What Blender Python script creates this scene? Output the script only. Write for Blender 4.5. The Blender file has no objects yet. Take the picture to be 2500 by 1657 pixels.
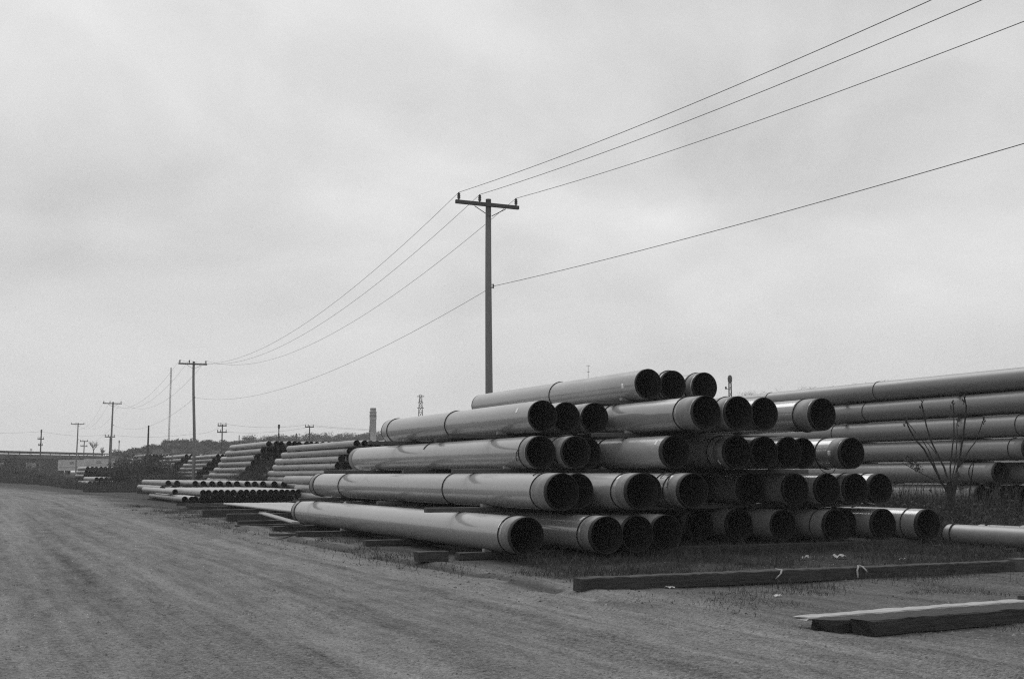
import bpy, math, random
import numpy as np
from mathutils import Vector, Matrix, Euler

random.seed(7)
rng = np.random.default_rng(11)
SC = bpy.context.scene
COL = SC.collection
R = math.radians

# ------------------------------------------------------------------ camera
EYE = 1.5
FPX = 2900.0                      # focal length in pixels of the 2500 px wide photograph
PITCH = math.atan(329.5 / FPX)
cam_d = bpy.data.cameras.new('camera')
cam_d.sensor_width = 36.0
cam_d.lens = 36.0 * FPX / 2500.0
cam_d.clip_start = 0.05
cam_d.clip_end = 6000
cam = bpy.data.objects.new('camera', cam_d)
cam.location = (0, 0, EYE)
cam.rotation_euler = (math.pi / 2 + PITCH, 0, 0)
COL.objects.link(cam)
SC.camera = cam

# ------------------------------------------------------------------ overcast sky, one soft sun
SUN_EL, SUN_AZ = 54.0, -22.0      # azimuth measured clockwise from +Y (minus = from the road side)
w = bpy.data.worlds.new('World')
SC.world = w
w.use_nodes = True
nt = w.node_tree
for n in list(nt.nodes):
    nt.nodes.remove(n)
def wn(t, **k):
    n = nt.nodes.new(t)
    for a, b in k.items():
        setattr(n, a, b)
    return n
def wl(a, b):
    nt.links.new(a, b)
sky = wn('ShaderNodeTexSky', sky_type='NISHITA', sun_disc=False)
sky.sun_elevation = R(SUN_EL)
sky.sun_rotation = R(SUN_AZ)
sky.air_density = 1.0
sky.dust_density = 4.0
skybw = wn('ShaderNodeRGBToBW')
wl(sky.outputs[0], skybw.inputs[0])
tc = wn('ShaderNodeTexCoord')
sep = wn('ShaderNodeSeparateXYZ')
wl(tc.outputs['Generated'], sep.inputs[0])
def wm(op, a, b=None, c=None, clamp=False):
    n = wn('ShaderNodeMath', operation=op, use_clamp=clamp)
    for i, x in enumerate((a, b, c)):
        if x is None:
            continue
        if isinstance(x, (int, float)):
            n.inputs[i].default_value = x
        else:
            wl(x, n.inputs[i])
    return n.outputs[0]
zz = wm('MAXIMUM', sep.outputs[2], 0.0)
den = wm('ADD', zz, 0.5)
px = wm('DIVIDE', sep.outputs[0], den)
py = wm('DIVIDE', sep.outputs[1], den)
comb = wn('ShaderNodeCombineXYZ')
wl(px, comb.inputs[0]); wl(py, comb.inputs[1])
def wnoise(scale, detail, rough, dist=0.0, off=(0, 0, 0)):
    mp = wn('ShaderNodeMapping')
    mp.inputs['Location'].default_value = off
    wl(comb.outputs[0], mp.inputs[0])
    n = wn('ShaderNodeTexNoise')
    n.inputs['Scale'].default_value = scale
    n.inputs['Detail'].default_value = detail
    n.inputs['Roughness'].default_value = rough
    n.inputs['Distortion'].default_value = dist
    wl(mp.outputs[0], n.inputs[0])
    return n.outputs[0]
n1 = wnoise(1.7, 6, 0.5, 0.5, (2.35, 1.9, 0))
n2 = wnoise(5.0, 6, 0.5, 0.4, (1.1, 5.2, 0))
cl = wm('ADD', wm('MULTIPLY', wm('SUBTRACT', n1, 0.5), 1.25), wm('MULTIPLY', wm('SUBTRACT', n2, 0.5), 0.6))
fade = wm('MULTIPLY_ADD', wm('SMOOTH_MIN', wm('MULTIPLY', zz, 4.5), 1.0), 0.85, 0.15)
cl = wm('MULTIPLY', cl, fade)
lowsky = wm('MAXIMUM', wm('SUBTRACT', 1.0, wm('MULTIPLY', zz, 4.0)), 0.0)
cloud = wm('ADD', wm('ADD', wm('MULTIPLY', cl, 7.6), 6.5), wm('MULTIPLY', lowsky, 1.3))            # thick cloud sheet
cloud = wm('MAXIMUM', cloud, 2.0)
tot = wm('ADD', wm('MULTIPLY', cloud, 0.80), wm('MULTIPLY', skybw.outputs[0], 0.22))
bg = wn('ShaderNodeBackground')
bg.inputs['Strength'].default_value = 0.1
cc = wn('ShaderNodeCombineColor')
for i in range(3):
    wl(tot, cc.inputs[i])
wl(cc.outputs[0], bg.inputs['Color'])
out = wn('ShaderNodeOutputWorld')
wl(bg.outputs[0], out.inputs[0])

sun_d = bpy.data.lights.new('sun', 'SUN')
sun_d.energy = 1.5
sun_d.angle = R(40)
sun_d.color = (1, 1, 1)
sun = bpy.data.objects.new('sun', sun_d)
az, el = R(SUN_AZ), R(SUN_EL)
to_sun = Vector((math.sin(az) * math.cos(el), math.cos(az) * math.cos(el), math.sin(el)))
sun.rotation_euler = to_sun.to_track_quat('Z', 'Y').to_euler()
sun.location = (0, 0, 40)
COL.objects.link(sun)

SC.view_settings.view_transform = 'Standard'
SC.view_settings.look = 'None'
SC.view_settings.gamma = 1.0
SC.view_settings.exposure = 0.12
SC.view_settings.use_curve_mapping = False
SC.render.engine = 'CYCLES'
SC.cycles.use_denoising = False
SC.cycles.pixel_filter_type = 'BLACKMAN_HARRIS'
SC.cycles.filter_width = 1.2
SC.cycles.volume_bounces = 2
SC.cycles.max_bounces = 6
SC.cycles.diffuse_bounces = 3
SC.cycles.glossy_bounces = 3

# ------------------------------------------------------------------ yard frame: u along the pipes (away), v across (to the right)
A = R(24.66)
UX, UY = -math.sin(A), math.cos(A)
VX, VY = math.cos(A), math.sin(A)
def W(u, v, z=0.0):
    return Vector((u * UX + v * VX, u * UY + v * VY, z))
CP, SP = math.cos(PITCH), math.sin(PITCH)
def ray(x, y):
    cx, cy = (x - 1250) / FPX, (828.5 - y) / FPX
    return Vector((cx, CP - SP * cy, SP + CP * cy))
def at(x, y, d):
    """the point seen at photograph pixel x, y whose ground distance forward is d metres"""
    r = ray(x, y)
    return Vector((0, 0, EYE)) + r * (d / r.y)
def u_of(x, v, z):
    """the distance u at which the line (v, z) parallel to the pipes is seen at column x"""
    lo, hi = 2.0, 400.0
    for _ in range(50):
        m = (lo + hi) / 2
        p = W(m, v, z)
        dep = p.y * CP + (p.z - EYE) * SP
        xx = 1250 + FPX * p.x / dep
        if xx > x:
            lo = m
        else:
            hi = m
    return (lo + hi) / 2

# ------------------------------------------------------------------ small numpy value noise
_perm = rng.random((256, 256))
def vnoise(x, y):
    x = np.asarray(x, float); y = np.asarray(y, float)
    xi = np.floor(x).astype(int); yi = np.floor(y).astype(int)
    fx = x - xi; fy = y - yi
    fx = fx * fx * (3 - 2 * fx); fy = fy * fy * (3 - 2 * fy)
    a = _perm[xi & 255, yi & 255]; b = _perm[(xi + 1) & 255, yi & 255]
    c = _perm[xi & 255, (yi + 1) & 255]; d = _perm[(xi + 1) & 255, (yi + 1) & 255]
    return (a * (1 - fx) + b * fx) * (1 - fy) + (c * (1 - fx) + d * fx) * fy
def sstep(a, b, x):
    t = np.clip((x - a) / (b - a), 0, 1)
    return t * t * (3 - 2 * t)

# ------------------------------------------------------------------ materials (everything grey: the photograph is black and white)
def mat(name, val, rough=0.8, spec=0.3, var=0.25, scale=3.0, stretch=(1, 1, 1), bump=0.0, bscale=None, coat=0.0,
        var2=0.0, scale2=30.0, obj_rand=0.0, coord='Object', detail=6, metallic=0.0, rvar=0.0, scuff=0.0):
    m = bpy.data.materials.new(name)
    m.use_nodes = True
    t = m.node_tree
    b = t.nodes['Principled BSDF']
    b.inputs['Roughness'].default_value = rough
    b.inputs['Specular IOR Level'].default_value = spec
    b.inputs['Metallic'].default_value = metallic
    if coat:
        b.inputs['Coat Weight'].default_value = coat
        b.inputs['Coat Roughness'].default_value = 0.12
    co = t.nodes.new('ShaderNodeTexCoord')
    mp = t.nodes.new('ShaderNodeMapping')
    mp.inputs['Scale'].default_value = stretch
    t.links.new(co.outputs[coord], mp.inputs[0])
    src = mp.outputs[0]
    if obj_rand or True:
        oi = t.nodes.new('ShaderNodeObjectInfo')
        va = t.nodes.new('ShaderNodeVectorMath'); va.operation = 'ADD'
        mu = t.nodes.new('ShaderNodeMath'); mu.operation = 'MULTIPLY'; mu.inputs[1].default_value = 37.0
        t.links.new(oi.outputs['Random'], mu.inputs[0])
        t.links.new(mp.outputs[0], va.inputs[0]); t.links.new(mu.outputs[0], va.inputs[1])
        src = va.outputs[0]
    def nz(sc, det, ro=0.6):
        n = t.nodes.new('ShaderNodeTexNoise')
        n.inputs['Scale'].default_value = sc
        n.inputs['Detail'].default_value = det
        n.inputs['Roughness'].default_value = ro
        t.links.new(src, n.inputs[0])
        return n.outputs[0]
    def mth(op, a, bb):
        n = t.nodes.new('ShaderNodeMath'); n.operation = op
        for i, x in enumerate((a, bb)):
            if isinstance(x, (int, float)):
                n.inputs[i].default_value = x
            else:
                t.links.new(x, n.inputs[i])
        return n.outputs[0]
    f = nz(scale, detail)
    v = mth('ADD', mth('MULTIPLY', mth('SUBTRACT', f, 0.5), 2 * var), 1.0)
    if var2:
        f2 = nz(scale2, 4)
        v = mth('ADD', v, mth('MULTIPLY', mth('SUBTRACT', f2, 0.5), 2 * var2))
    if obj_rand:
        v = mth('ADD', v, mth('MULTIPLY', mth('SUBTRACT', oi.outputs['Random'], 0.5), 2 * obj_rand))
    if scuff:
        # rubbed and dirty marks with hard little edges
        s1 = mth('MULTIPLY', mth('SUBTRACT', nz(2.6, 9, 0.72), 0.57), 9.0)
        s2 = mth('MULTIPLY', mth('SUBTRACT', nz(7.5, 7, 0.75), 0.61), 9.0)
        for q, k in ((s1, -scuff), (s2, scuff * .8)):
            c1 = t.nodes.new('ShaderNodeClamp'); t.links.new(q, c1.inputs[0])
            v = mth('ADD', v, mth('MULTIPLY', c1.outputs[0], k))
    v = mth('MAXIMUM', mth('MULTIPLY', v, val), val * 0.15)
    c = t.nodes.new('ShaderNodeCombineColor')
    for i in range(3):
        t.links.new(v, c.inputs[i])
    t.links.new(c.outputs[0], b.inputs['Base Color'])
    if rvar:
        t.links.new(mth('ADD', mth('MULTIPLY', mth('SUBTRACT', f, 0.5), 2 * rvar), rough), b.inputs['Roughness'])
    if bump:
        bp = t.nodes.new('ShaderNodeBump')
        bp.inputs['Strength'].default_value = bump
        bp.inputs['Distance'].default_value = 0.02
        t.links.new(nz(bscale or scale * 4, 5), bp.inputs['Height'])
        t.links.new(bp.outputs[0], b.inputs['Normal'])
    return m

M = {}
M['coat'] = mat('pipe_coating', 0.30, rough=0.19, spec=0.95, var=0.26, scale=1.3, stretch=(1, .3, 1), var2=0.06, scale2=22, obj_rand=0.10, rvar=0.16, bump=0.03, bscale=1.0, scuff=0.26)
M['coat_dull'] = mat('dull_pipe_coating', 0.19, rough=0.42, spec=0.6, var=0.18, scale=1.3, stretch=(1, .3, 1), var2=0.08, scale2=25, obj_rand=0.08, rvar=0.12, scuff=0.2)  # darker and rougher than the near stack's coating
M['band'] = mat('bare_pipe_end', 0.19, rough=0.55, spec=0.4, var=0.5, scale=4, var2=0.3, scale2=24, obj_rand=0.1)
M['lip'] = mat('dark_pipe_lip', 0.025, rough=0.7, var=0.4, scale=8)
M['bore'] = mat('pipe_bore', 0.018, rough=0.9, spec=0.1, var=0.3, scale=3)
M['small'] = mat('small_pipe_steel', 0.28, rough=0.4, spec=0.5, var=0.35, scale=2.0, stretch=(1, .3, 1), var2=0.2, scale2=14, obj_rand=0.16)
M['rope'] = mat('black_rope', 0.02, rough=0.9, var=0.3, scale=30)
M['paper'] = mat('white_paper', 0.78, rough=0.7, var=0.12, scale=14)
M['wood'] = mat('weathered_timber', 0.085, rough=0.85, spec=0.2, var=0.5, scale=4, stretch=(9, .6, 9), var2=0.3, scale2=14, bump=0.5, bscale=10, obj_rand=0.2)
M['creosote'] = mat('creosoted_timber', 0.05, rough=0.8, spec=0.25, var=1.1, scale=4, stretch=(9, .6, 9), var2=0.4, scale2=12, bump=0.8, bscale=10, obj_rand=0.15)
M['pale_wood'] = mat('pale_plank_wood', 0.36, rough=0.8, var=0.55, scale=3, stretch=(9, .5, 9), var2=0.25, scale2=14, bump=0.4, bscale=10)
M['chock'] = mat('chock_wood', 0.26, rough=0.8, var=0.3, scale=8)
M['pole'] = mat('pole_wood', 0.20, rough=0.9, var=0.35, scale=5, stretch=(6, 6, .25), var2=0.25, scale2=12, bump=0.4, bscale=12)
M['arm'] = mat('crossarm_wood', 0.09, rough=0.9, var=0.35, scale=6)
M['insul'] = mat('insulator_glaze', 0.05, rough=0.3, spec=0.5, var=0.1)
M['wire'] = mat('wire_metal', 0.09, rough=0.6, var=0.1)
M['metal'] = mat('galvanised_metal', 0.10, rough=0.6, var=0.2, scale=4)
M['leaf'] = mat('brush_foliage', 0.075, rough=0.9, spec=0.1, var=0.5, scale=1.2, var2=0.3, scale2=9, coord='Object')
M['weed'] = mat('dry_weeds', 0.07, rough=0.9, spec=0.1, var=0.7, scale=.8, var2=0.6, scale2=12)
M['twig'] = mat('twig_bark', 0.045, rough=0.9, spec=0.1, var=0.3, scale=4)
M['woods'] = mat('far_tree_foliage', 0.085, rough=0.95, spec=0.0, var=0.5, scale=.05, var2=0.5, scale2=.4)
M['hill'] = mat('hill_turf', 0.06, rough=0.95, spec=0.0, var=0.5, scale=.03, var2=0.6, scale2=.3)
M['concrete'] = mat('bridge_concrete', 0.10, rough=0.9, var=0.25, scale=.4)
M['steel_dark'] = mat('bridge_girder_steel', 0.05, rough=0.8, var=0.3, scale=.5)
M['white_box'] = mat('container_paint', 0.55, rough=0.6, var=0.12, scale=.6)
M['chimney'] = mat('chimney_concrete', 0.62, rough=0.9, var=0.25, scale=.35, var2=0.12, scale2=2)
M['stone'] = mat('gravel_stone', 0.19, rough=0.95, var=1.6, scale=7, coord='Object')
M['mast'] = mat('mast_paint', 0.22, rough=0.7, var=0.1)
M['board'] = mat('grey_board', 0.30, rough=0.85, var=0.45, scale=3, stretch=(9, .5, 9), var2=0.3, scale2=14, bump=0.4, bscale=10)
M['clod'] = mat('churned_dirt', 0.055, rough=0.95, spec=0.05, var=0.9, scale=4)
M['litter'] = mat('litter_plastic', 0.5, rough=0.6, var=0.2, scale=20)

def ground_mat():
    m = bpy.data.materials.new('dirt_and_gravel')
    m.use_nodes = True
    t = m.node_tree
    b = t.nodes['Principled BSDF']
    b.inputs['Roughness'].default_value = 0.95
    b.inputs['Specular IOR Level'].default_value = 0.15
    uv = t.nodes.new('ShaderNodeUVMap'); uv.uv_map = 'UVMap'
    def nz(sc, det, st, ro=0.6, off=0.0):
        mp = t.nodes.new('ShaderNodeMapping')
        mp.inputs['Scale'].default_value = st
        mp.inputs['Location'].default_value = (off, off * .7, 0)
        t.links.new(uv.outputs[0], mp.inputs[0])
        n = t.nodes.new('ShaderNodeTexNoise')
        n.inputs['Scale'].default_value = sc; n.inputs['Detail'].default_value = det
        n.inputs['Roughness'].default_value = ro
        t.links.new(mp.outputs[0], n.inputs[0])
        return n.outputs[0]
    def mth(op, a, bb, clamp=False):
        n = t.nodes.new('ShaderNodeMath'); n.operation = op; n.use_clamp = clamp
        for i, x in enumerate((a, bb)):
            if isinstance(x, (int, float)):
                n.inputs[i].default_value = x
            else:
                t.links.new(x, n.inputs[i])
        return n.outputs[0]
    def cen(n, k):
        return mth('MULTIPLY', mth('SUBTRACT', n, 0.5), k)
    at_ = t.nodes.new('ShaderNodeAttribute'); at_.attribute_name = 'soil'      # 0 = packed gravel, 1 = dark soil with weeds
    streak = nz(1.0, 5, (.035, 2.2, 1), 0.65)          # wheel wear along the track
    patch = nz(.35, 5, (.22, 1.8, 1), 0.6, 4)
    mid = nz(2.2, 7, (.45, 1.7, 1), 0.7, 9)
    fine = nz(22, 5, (1, 1, 1), 0.75, 2)
    vor = t.nodes.new('ShaderNodeTexVoronoi'); vor.inputs['Scale'].default_value = 34
    t.links.new(uv.outputs[0], vor.inputs['Vector'])
    vorc = t.nodes.new('ShaderNodeRGBToBW'); t.links.new(vor.outputs['Color'], vorc.inputs[0])
    v = mth('ADD', 1.0, cen(streak, 1.9))
    v = mth('ADD', v, cen(patch, 0.8))
    v = mth('ADD', v, cen(mid, 1.7))
    v = mth('ADD', v, cen(fine, 1.5))
    v = mth('ADD', v, cen(nz(60, 4, (1, 1, 1), 0.8, 5), 2.4))
    tr = t.nodes.new('ShaderNodeAttribute'); tr.attribute_name = 'track'
    v = mth('ADD', v, mth('MULTIPLY', tr.outputs['Fac'], 0.36))
    v = mth('ADD', v, cen(vorc.outputs[0], 0.75))
    soilv = mth('MULTIPLY', at_.outputs['Fac'], mth('ADD', 1.0, cen(mid, 1.3)), True)
    base = mth('ADD', 0.178, mth('MULTIPLY', soilv, -0.128))
    v = mth('MAXIMUM', mth('MULTIPLY', v, base), 0.018)
    c = t.nodes.new('ShaderNodeCombineColor')
    for i in range(3):
        t.links.new(v, c.inputs[i])
    t.links.new(c.outputs[0], b.inputs['Base Color'])
    bp = t.nodes.new('ShaderNodeBump')
    bp.inputs['Strength'].default_value = 0.8; bp.inputs['Distance'].default_value = 0.04
    h = mth('ADD', mth('ADD', cen(fine, 1.0), cen(mid, 1.4)), mth('MULTIPLY', vor.outputs['Distance'], -0.8))
    t.links.new(h, bp.inputs['Height'])
    t.links.new(bp.outputs[0], b.inputs['Normal'])
    return m
M['ground'] = ground_mat()

# ------------------------------------------------------------------ mesh helpers
class MB:
    def __init__(self):
        self.v = []; self.f = []; self.mi = []; self.sm = []
    def face(self, idx, mi=0, sm=False):
        self.f.append(idx); self.mi.append(mi); self.sm.append(sm)
    def box(self, x0, x1, y0, y1, z0, z1, mi=0):
        b = len(self.v)
        self.v += [(x0, y0, z0), (x1, y0, z0), (x1, y1, z0), (x0, y1, z0), (x0, y0, z1), (x1, y0, z1), (x1, y1, z1), (x0, y1, z1)]
        for q in ((0, 3, 2, 1), (4, 5, 6, 7), (0, 1, 5, 4), (1, 2, 6, 5), (2, 3, 7, 6), (3, 0, 4, 7)):
            self.face([b + i for i in q], mi)
        return self
    def tube(self, pts, rad, seg=6, mi=0, sm=True, cap=True):
        pts = [Vector(p) for p in pts]
        if not hasattr(rad, '__len__'):
            rad = [rad] * len(pts)
        b = len(self.v)
        up = Vector((0, 0, 1))
        for i, p in enumerate(pts):
            d = (pts[min(i + 1, len(pts) - 1)] - pts[max(i - 1, 0)]).normalized()
            ref = up if abs(d.z) < 0.9 else Vector((1, 0, 0))
            a = d.cross(ref).normalized(); c = a.cross(d).normalized()
            for k in range(seg):
                t = 2 * math.pi * k / seg
                self.v.append(tuple(p + (a * math.cos(t) + c * math.sin(t)) * rad[i]))
        for i in range(len(pts) - 1):
            for k in range(seg):
                k2 = (k + 1) % seg
                self.face([b + i * seg + k, b + i * seg + k2, b + (i + 1) * seg + k2, b + (i + 1) * seg + k], mi, sm)
        if cap:
            self.face([b + k for k in range(seg)], mi)
            e = b + (len(pts) - 1) * seg
            self.face([e + k for k in reversed(range(seg))], mi)
        return self
    def revolve_y(self, prof, seg, closed=False):
        """prof: list of (radius, y, material slot of the strip that starts here)"""
        b = len(self.v); n = len(prof)
        for (r, y, _) in prof:
            for k in range(seg):
                t = 2 * math.pi * k / seg
                self.v.append((r * math.cos(t), y, r * math.sin(t)))
        for i in range(n if closed else n - 1):
            j = (i + 1) % n
            for k in range(seg):
                k2 = (k + 1) % seg
                self.face([b + i * seg + k, b + j * seg + k, b + j * seg + k2, b + i * seg + k2], prof[i][2], True)
        return self
    def mesh(self, name):
        me = bpy.data.meshes.new(name)
        me.from_pydata(self.v, [], self.f)
        me.polygons.foreach_set('material_index', self.mi)
        me.polygons.foreach_set('use_smooth', self.sm)
        me.update()
        return me

def link(name, data, mats=None, parent=None, loc=(0, 0, 0), rotz=0.0, scale=None):
    o = bpy.data.objects.new(name, data)
    COL.objects.link(o)
    if mats is not None and data is not None and len(data.materials) == 0:
        for m in (mats if isinstance(mats, (list, tuple)) else [mats]):
            data.materials.append(m)
    if parent is not None:
        o.parent = parent
    o.location = loc
    o.rotation_euler = (0, 0, rotz)
    if scale is not None:
        o.scale = scale
    return o
def tag(o, label=None, cat=None, group=None, kind=None):
    if label: o['label'] = label
    if cat: o['category'] = cat
    if group: o['group'] = group
    if kind: o['kind'] = kind
    return o
ORD = ['zeroth', 'first', 'second', 'third', 'fourth', 'fifth', 'sixth', 'seventh', 'eighth', 'ninth', 'tenth', 'eleventh', 'twelfth',
       'thirteenth', 'fourteenth', 'fifteenth', 'sixteenth', 'seventeenth', 'eighteenth', 'nineteenth', 'twentieth', 'twenty-first',
       'twenty-second', 'twenty-third', 'twenty-fourth', 'twenty-fifth', 'twenty-sixth']

# ------------------------------------------------------------------ ground
def road_v(u):
    """sideways drift of the haul road: it swings away to the left far off"""
    return -0.0035 * np.maximum(u - 70, 0) ** 2 / (1 + 0.012 * np.maximum(u - 70, 0))
def ground_z(X, Y, micro=True):
    X = np.asarray(X, float); Y = np.asarray(Y, float)
    u = X * UX + Y * UY; v = X * VX + Y * VY
    z = 0.0055 * np.clip(u - 55, 0, 165) + 0.004 * np.clip(u - 220, 0, 300)
    z = z + 0.42 * sstep(22.0, 25.5, v) * sstep(8, 18, u)
    if micro:
        fall = 1 - sstep(40, 90, Y)
        z = z + fall * (0.05 * (vnoise(u * .25, v * .4) - .5) + 0.03 * (vnoise(u * .9 + 7, v * 1.2) - .5) + 0.014 * (vnoise(u * 3.1, v * 3.7 + 3) - .5)
                        + 0.008 * (vnoise(u * 8.1, v * 8.7 + 3) - .5))
        wob = 0.35 * (vnoise(u * .12, v * 0 + 2.5) - .5)
        for c, wd, dp in ((7.05, .22, .055), (6.3, .25, .04), (4.9, .4, .03), (3.2, .35, .03), (1.5, .4, .03), (-.3, .4, .03)):
            vv = v - c - wob
            z = z - fall * dp * np.exp(-(vv / wd) ** 2) * (.5 + vnoise(u * .5, v * 0 + c)) + fall * dp * .6 * np.exp(-((vv - 1.9 * wd) / (wd * .8)) ** 2) * vnoise(u * 1.3, v * 1.5)
        # level pads where things stand
        pad = sstep(7.4, 8.2, v) * (1 - sstep(18.6, 19.4, v)) * sstep(17.5, 18.5, u)
        z = z * (1 - pad * .85)
    return z
def gz(x, y):
    return float(ground_z(np.array([x]), np.array([y]))[0])
def axis(lo, hi, fine0, fine1, step, grow):
    a = list(np.arange(fine0, fine1, step))
    s = step; x = fine1
    up = []
    while x < hi:
        up.append(x); s *= grow; x += s
    up.append(hi)
    s = step; x = fine0
    dn = []
    while x > lo:
        s *= grow; x -= s; dn.append(max(x, lo))
    return np.array(dn[::-1] + a + up)
xs = axis(-1200, 1200, -7, 12, 0.085, 1.06)
ys = axis(-60, 1300, 6.5, 27, 0.085, 1.04)
GX, GY = np.meshgrid(xs, ys)
GZ = ground_z(GX, GY)
nx, ny = len(xs), len(ys)
verts = np.stack([GX.ravel(), GY.ravel(), GZ.ravel()], 1)
ii = np.arange(nx * ny).reshape(ny, nx)
quads = np.stack([ii[:-1, :-1].ravel(), ii[:-1, 1:].ravel(), ii[1:, 1:].ravel(), ii[1:, :-1].ravel()], 1)
me = bpy.data.meshes.new('ground')
me.vertices.add(len(verts)); me.vertices.foreach_set('co', verts.ravel().astype(np.float32))
me.loops.add(quads.size); me.loops.foreach_set('vertex_index', quads.ravel().astype(np.int32))
me.polygons.add(len(quads))
me.polygons.foreach_set('loop_start', (np.arange(len(quads)) * 4).astype(np.int32))
me.polygons.foreach_set('loop_total', np.full(len(quads), 4, np.int32))
me.polygons.foreach_set('use_smooth', np.ones(len(quads), bool))
me.update(calc_edges=True)
GU = GX * UX + GY * UY; GV = GX * VX + GY * VY
uvl = me.uv_layers.new(name='UVMap')
GVr = GV - road_v(GU)
uvs = np.stack([GU.ravel()[quads.ravel()], GVr.ravel()[quads.ravel()]], 1)
uvl.data.foreach_set('uv', uvs.ravel().astype(np.float32))
edge = 7.6 + 1.2 * (vnoise(GU * .3, GV * .3) - .5) + 0.8 * (vnoise(GU * 1.1, GV * 1.1 + 9) - .5)
soil = sstep(-.5, 1.0, GVr - edge)
# the gravel apron in front of the stack reaches further in
apron = sstep(0, 2.0, (15.0 + 1.5 * (vnoise(GU * .5, GV * .5) - .5)) - GU)
soil = soil * (1 - .5 * apron)
soil = np.maximum(soil, .9 * np.exp(-((GV - 7.15 - 0.35 * (vnoise(GU * .12, GV * 0 + 2.5) - .5)) / .28) ** 2) * (vnoise(GU * .8, GV * 2) > .35) * sstep(10, 14, GU) * (1 - sstep(60, 80, GU)))
soil = np.maximum(soil, sstep(-14, -22, GVr) * .9)
a_ = me.attributes.new('soil', 'FLOAT', 'POINT')
a_.data.foreach_set('value', soil.ravel().astype(np.float32))
trk = np.zeros_like(GU)
rt = np.random.default_rng(77)
for k in range(34):
    c = 7.0 - 13.5 * rt.random(); wd = .05 + .16 * rt.random(); am = (.5 + .6 * rt.random()) * (1 if rt.random() > .5 else -1)
    ww = .7 * (vnoise(GU * .05 + c, GV * 0 + c * 3) - .5) + (rt.random() - .5) * .03 * (GU - 20)
    trk += am * np.exp(-((GVr - c - ww) / wd) ** 2) * np.clip(2.2 * vnoise(GU * .13 + c * 5, GV * .3) - .6, 0, 1.2)
a_ = me.attributes.new('track', 'FLOAT', 'POINT')
a_.data.foreach_set('value', trk.ravel().astype(np.float32))
tag(link('ground', me, M['ground']), kind='structure')

# ------------------------------------------------------------------ timbers
def timber_mesh(L, wd, h, jag=0.01, ragged=0.0, seed=0, step=0.25):
    """runs along local +X from 0 to L (across the pipes), base at z 0"""
    r = np.random.default_rng(seed + 100)
    n = max(3, int(L / step))
    mb = MB()
    c = 0.012
    ring = [(-wd / 2 + c, 0), (wd / 2 - c, 0), (wd / 2, c), (wd / 2, h - c), (wd / 2 - c, h), (-wd / 2 + c, h), (-wd / 2, h - c), (-wd / 2, c)]
    for i in range(n + 1):
        x = L * i / n
        for k, (y, z) in enumerate(ring):
            dx = 0
            if i == 0: dx = -ragged * r.random()
            if i == n: dx = ragged * r.random()
            mb.v.append((x + dx, y + jag * (r.random() - .5), max(0, z + jag * (r.random() - .5) * (0 if z < .01 else 1))))
    for i in range(n):
        for k in range(8):
            k2 = (k + 1) % 8
            mb.face([i * 8 + k, (i + 1) * 8 + k, (i + 1) * 8 + k2, i * 8 + k2], 0)
    mb.face(list(range(8)), 0); mb.face([n * 8 + k for k in reversed(range(8))], 0)
    # grain runs along local Y in the materials, so turn the mesh: build along X, rotate coordinates
    mb.v = [(-y, x, z) for (x, y, z) in mb.v]
    return mb.mesh('timber')
_tm = {}
def timber(name, u, v0, v1, z, wd, h, m, label, cat='timber', group=None, ragged=0.0, jag=0.01, yaw=0.0, seed=0):
    key = (round(v1 - v0, 2), wd, h, m, ragged, seed)
    if key not in _tm:
        _tm[key] = timber_mesh(v1 - v0, wd, h, jag, ragged, seed, .09 if name in ('ground_beam', 'white_plank') else .25)
    # local +Y must point along +v: heading A - 90 degrees
    o = link(name, _tm[key], M[m], loc=W(u, v0, z), rotz=A - math.pi / 2 + yaw)
    return tag(o, label, cat, group)

# ------------------------------------------------------------------ pipes
def pipe_mesh(name, Rr, L, seg, wall=0.013, lip=0.03):
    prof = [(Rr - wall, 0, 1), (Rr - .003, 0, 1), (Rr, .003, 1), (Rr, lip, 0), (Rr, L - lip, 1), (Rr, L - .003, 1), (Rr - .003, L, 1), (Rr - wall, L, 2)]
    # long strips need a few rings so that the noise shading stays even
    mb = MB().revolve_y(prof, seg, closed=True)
    return mb.mesh(name)
def ring_mesh(name, Rr, r, seg=56, sub=6, arc=(0, 2 * math.pi), wob=0.0):
    pts = []
    full = arc[1] - arc[0] > 6.2
    n = seg if full else int(seg * (arc[1] - arc[0]) / 6.283) + 2
    mb = MB()
    for i in range(n + (0 if full else 1)):
        t = arc[0] + (arc[1] - arc[0]) * i / n
        y0 = wob * math.sin(t * 2 + 1)
        for k in range(sub):
            s = 2 * math.pi * k / sub
            rr = Rr + r * math.cos(s)
            mb.v.append((rr * math.cos(t), y0 + r * math.sin(s), rr * math.sin(t)))
    cnt = n if full else n
    for i in range(cnt):
        j = (i + 1) % n if full else i + 1
        for k in range(sub):
            k2 = (k + 1) % sub
            mb.face([i * sub + k, j * sub + k, j * sub + k2, i * sub + k2], 0, True)
    return mb.mesh(name)
def sleeve_mesh(name, Rr, y0, y1, seg=64):
    mb = MB().revolve_y([(Rr, y0, 0), (Rr + .002, y0 + .002, 0), (Rr + .002, y1 - .002, 0), (Rr, y1, 0)], seg)
    return mb.mesh(name)
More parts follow.
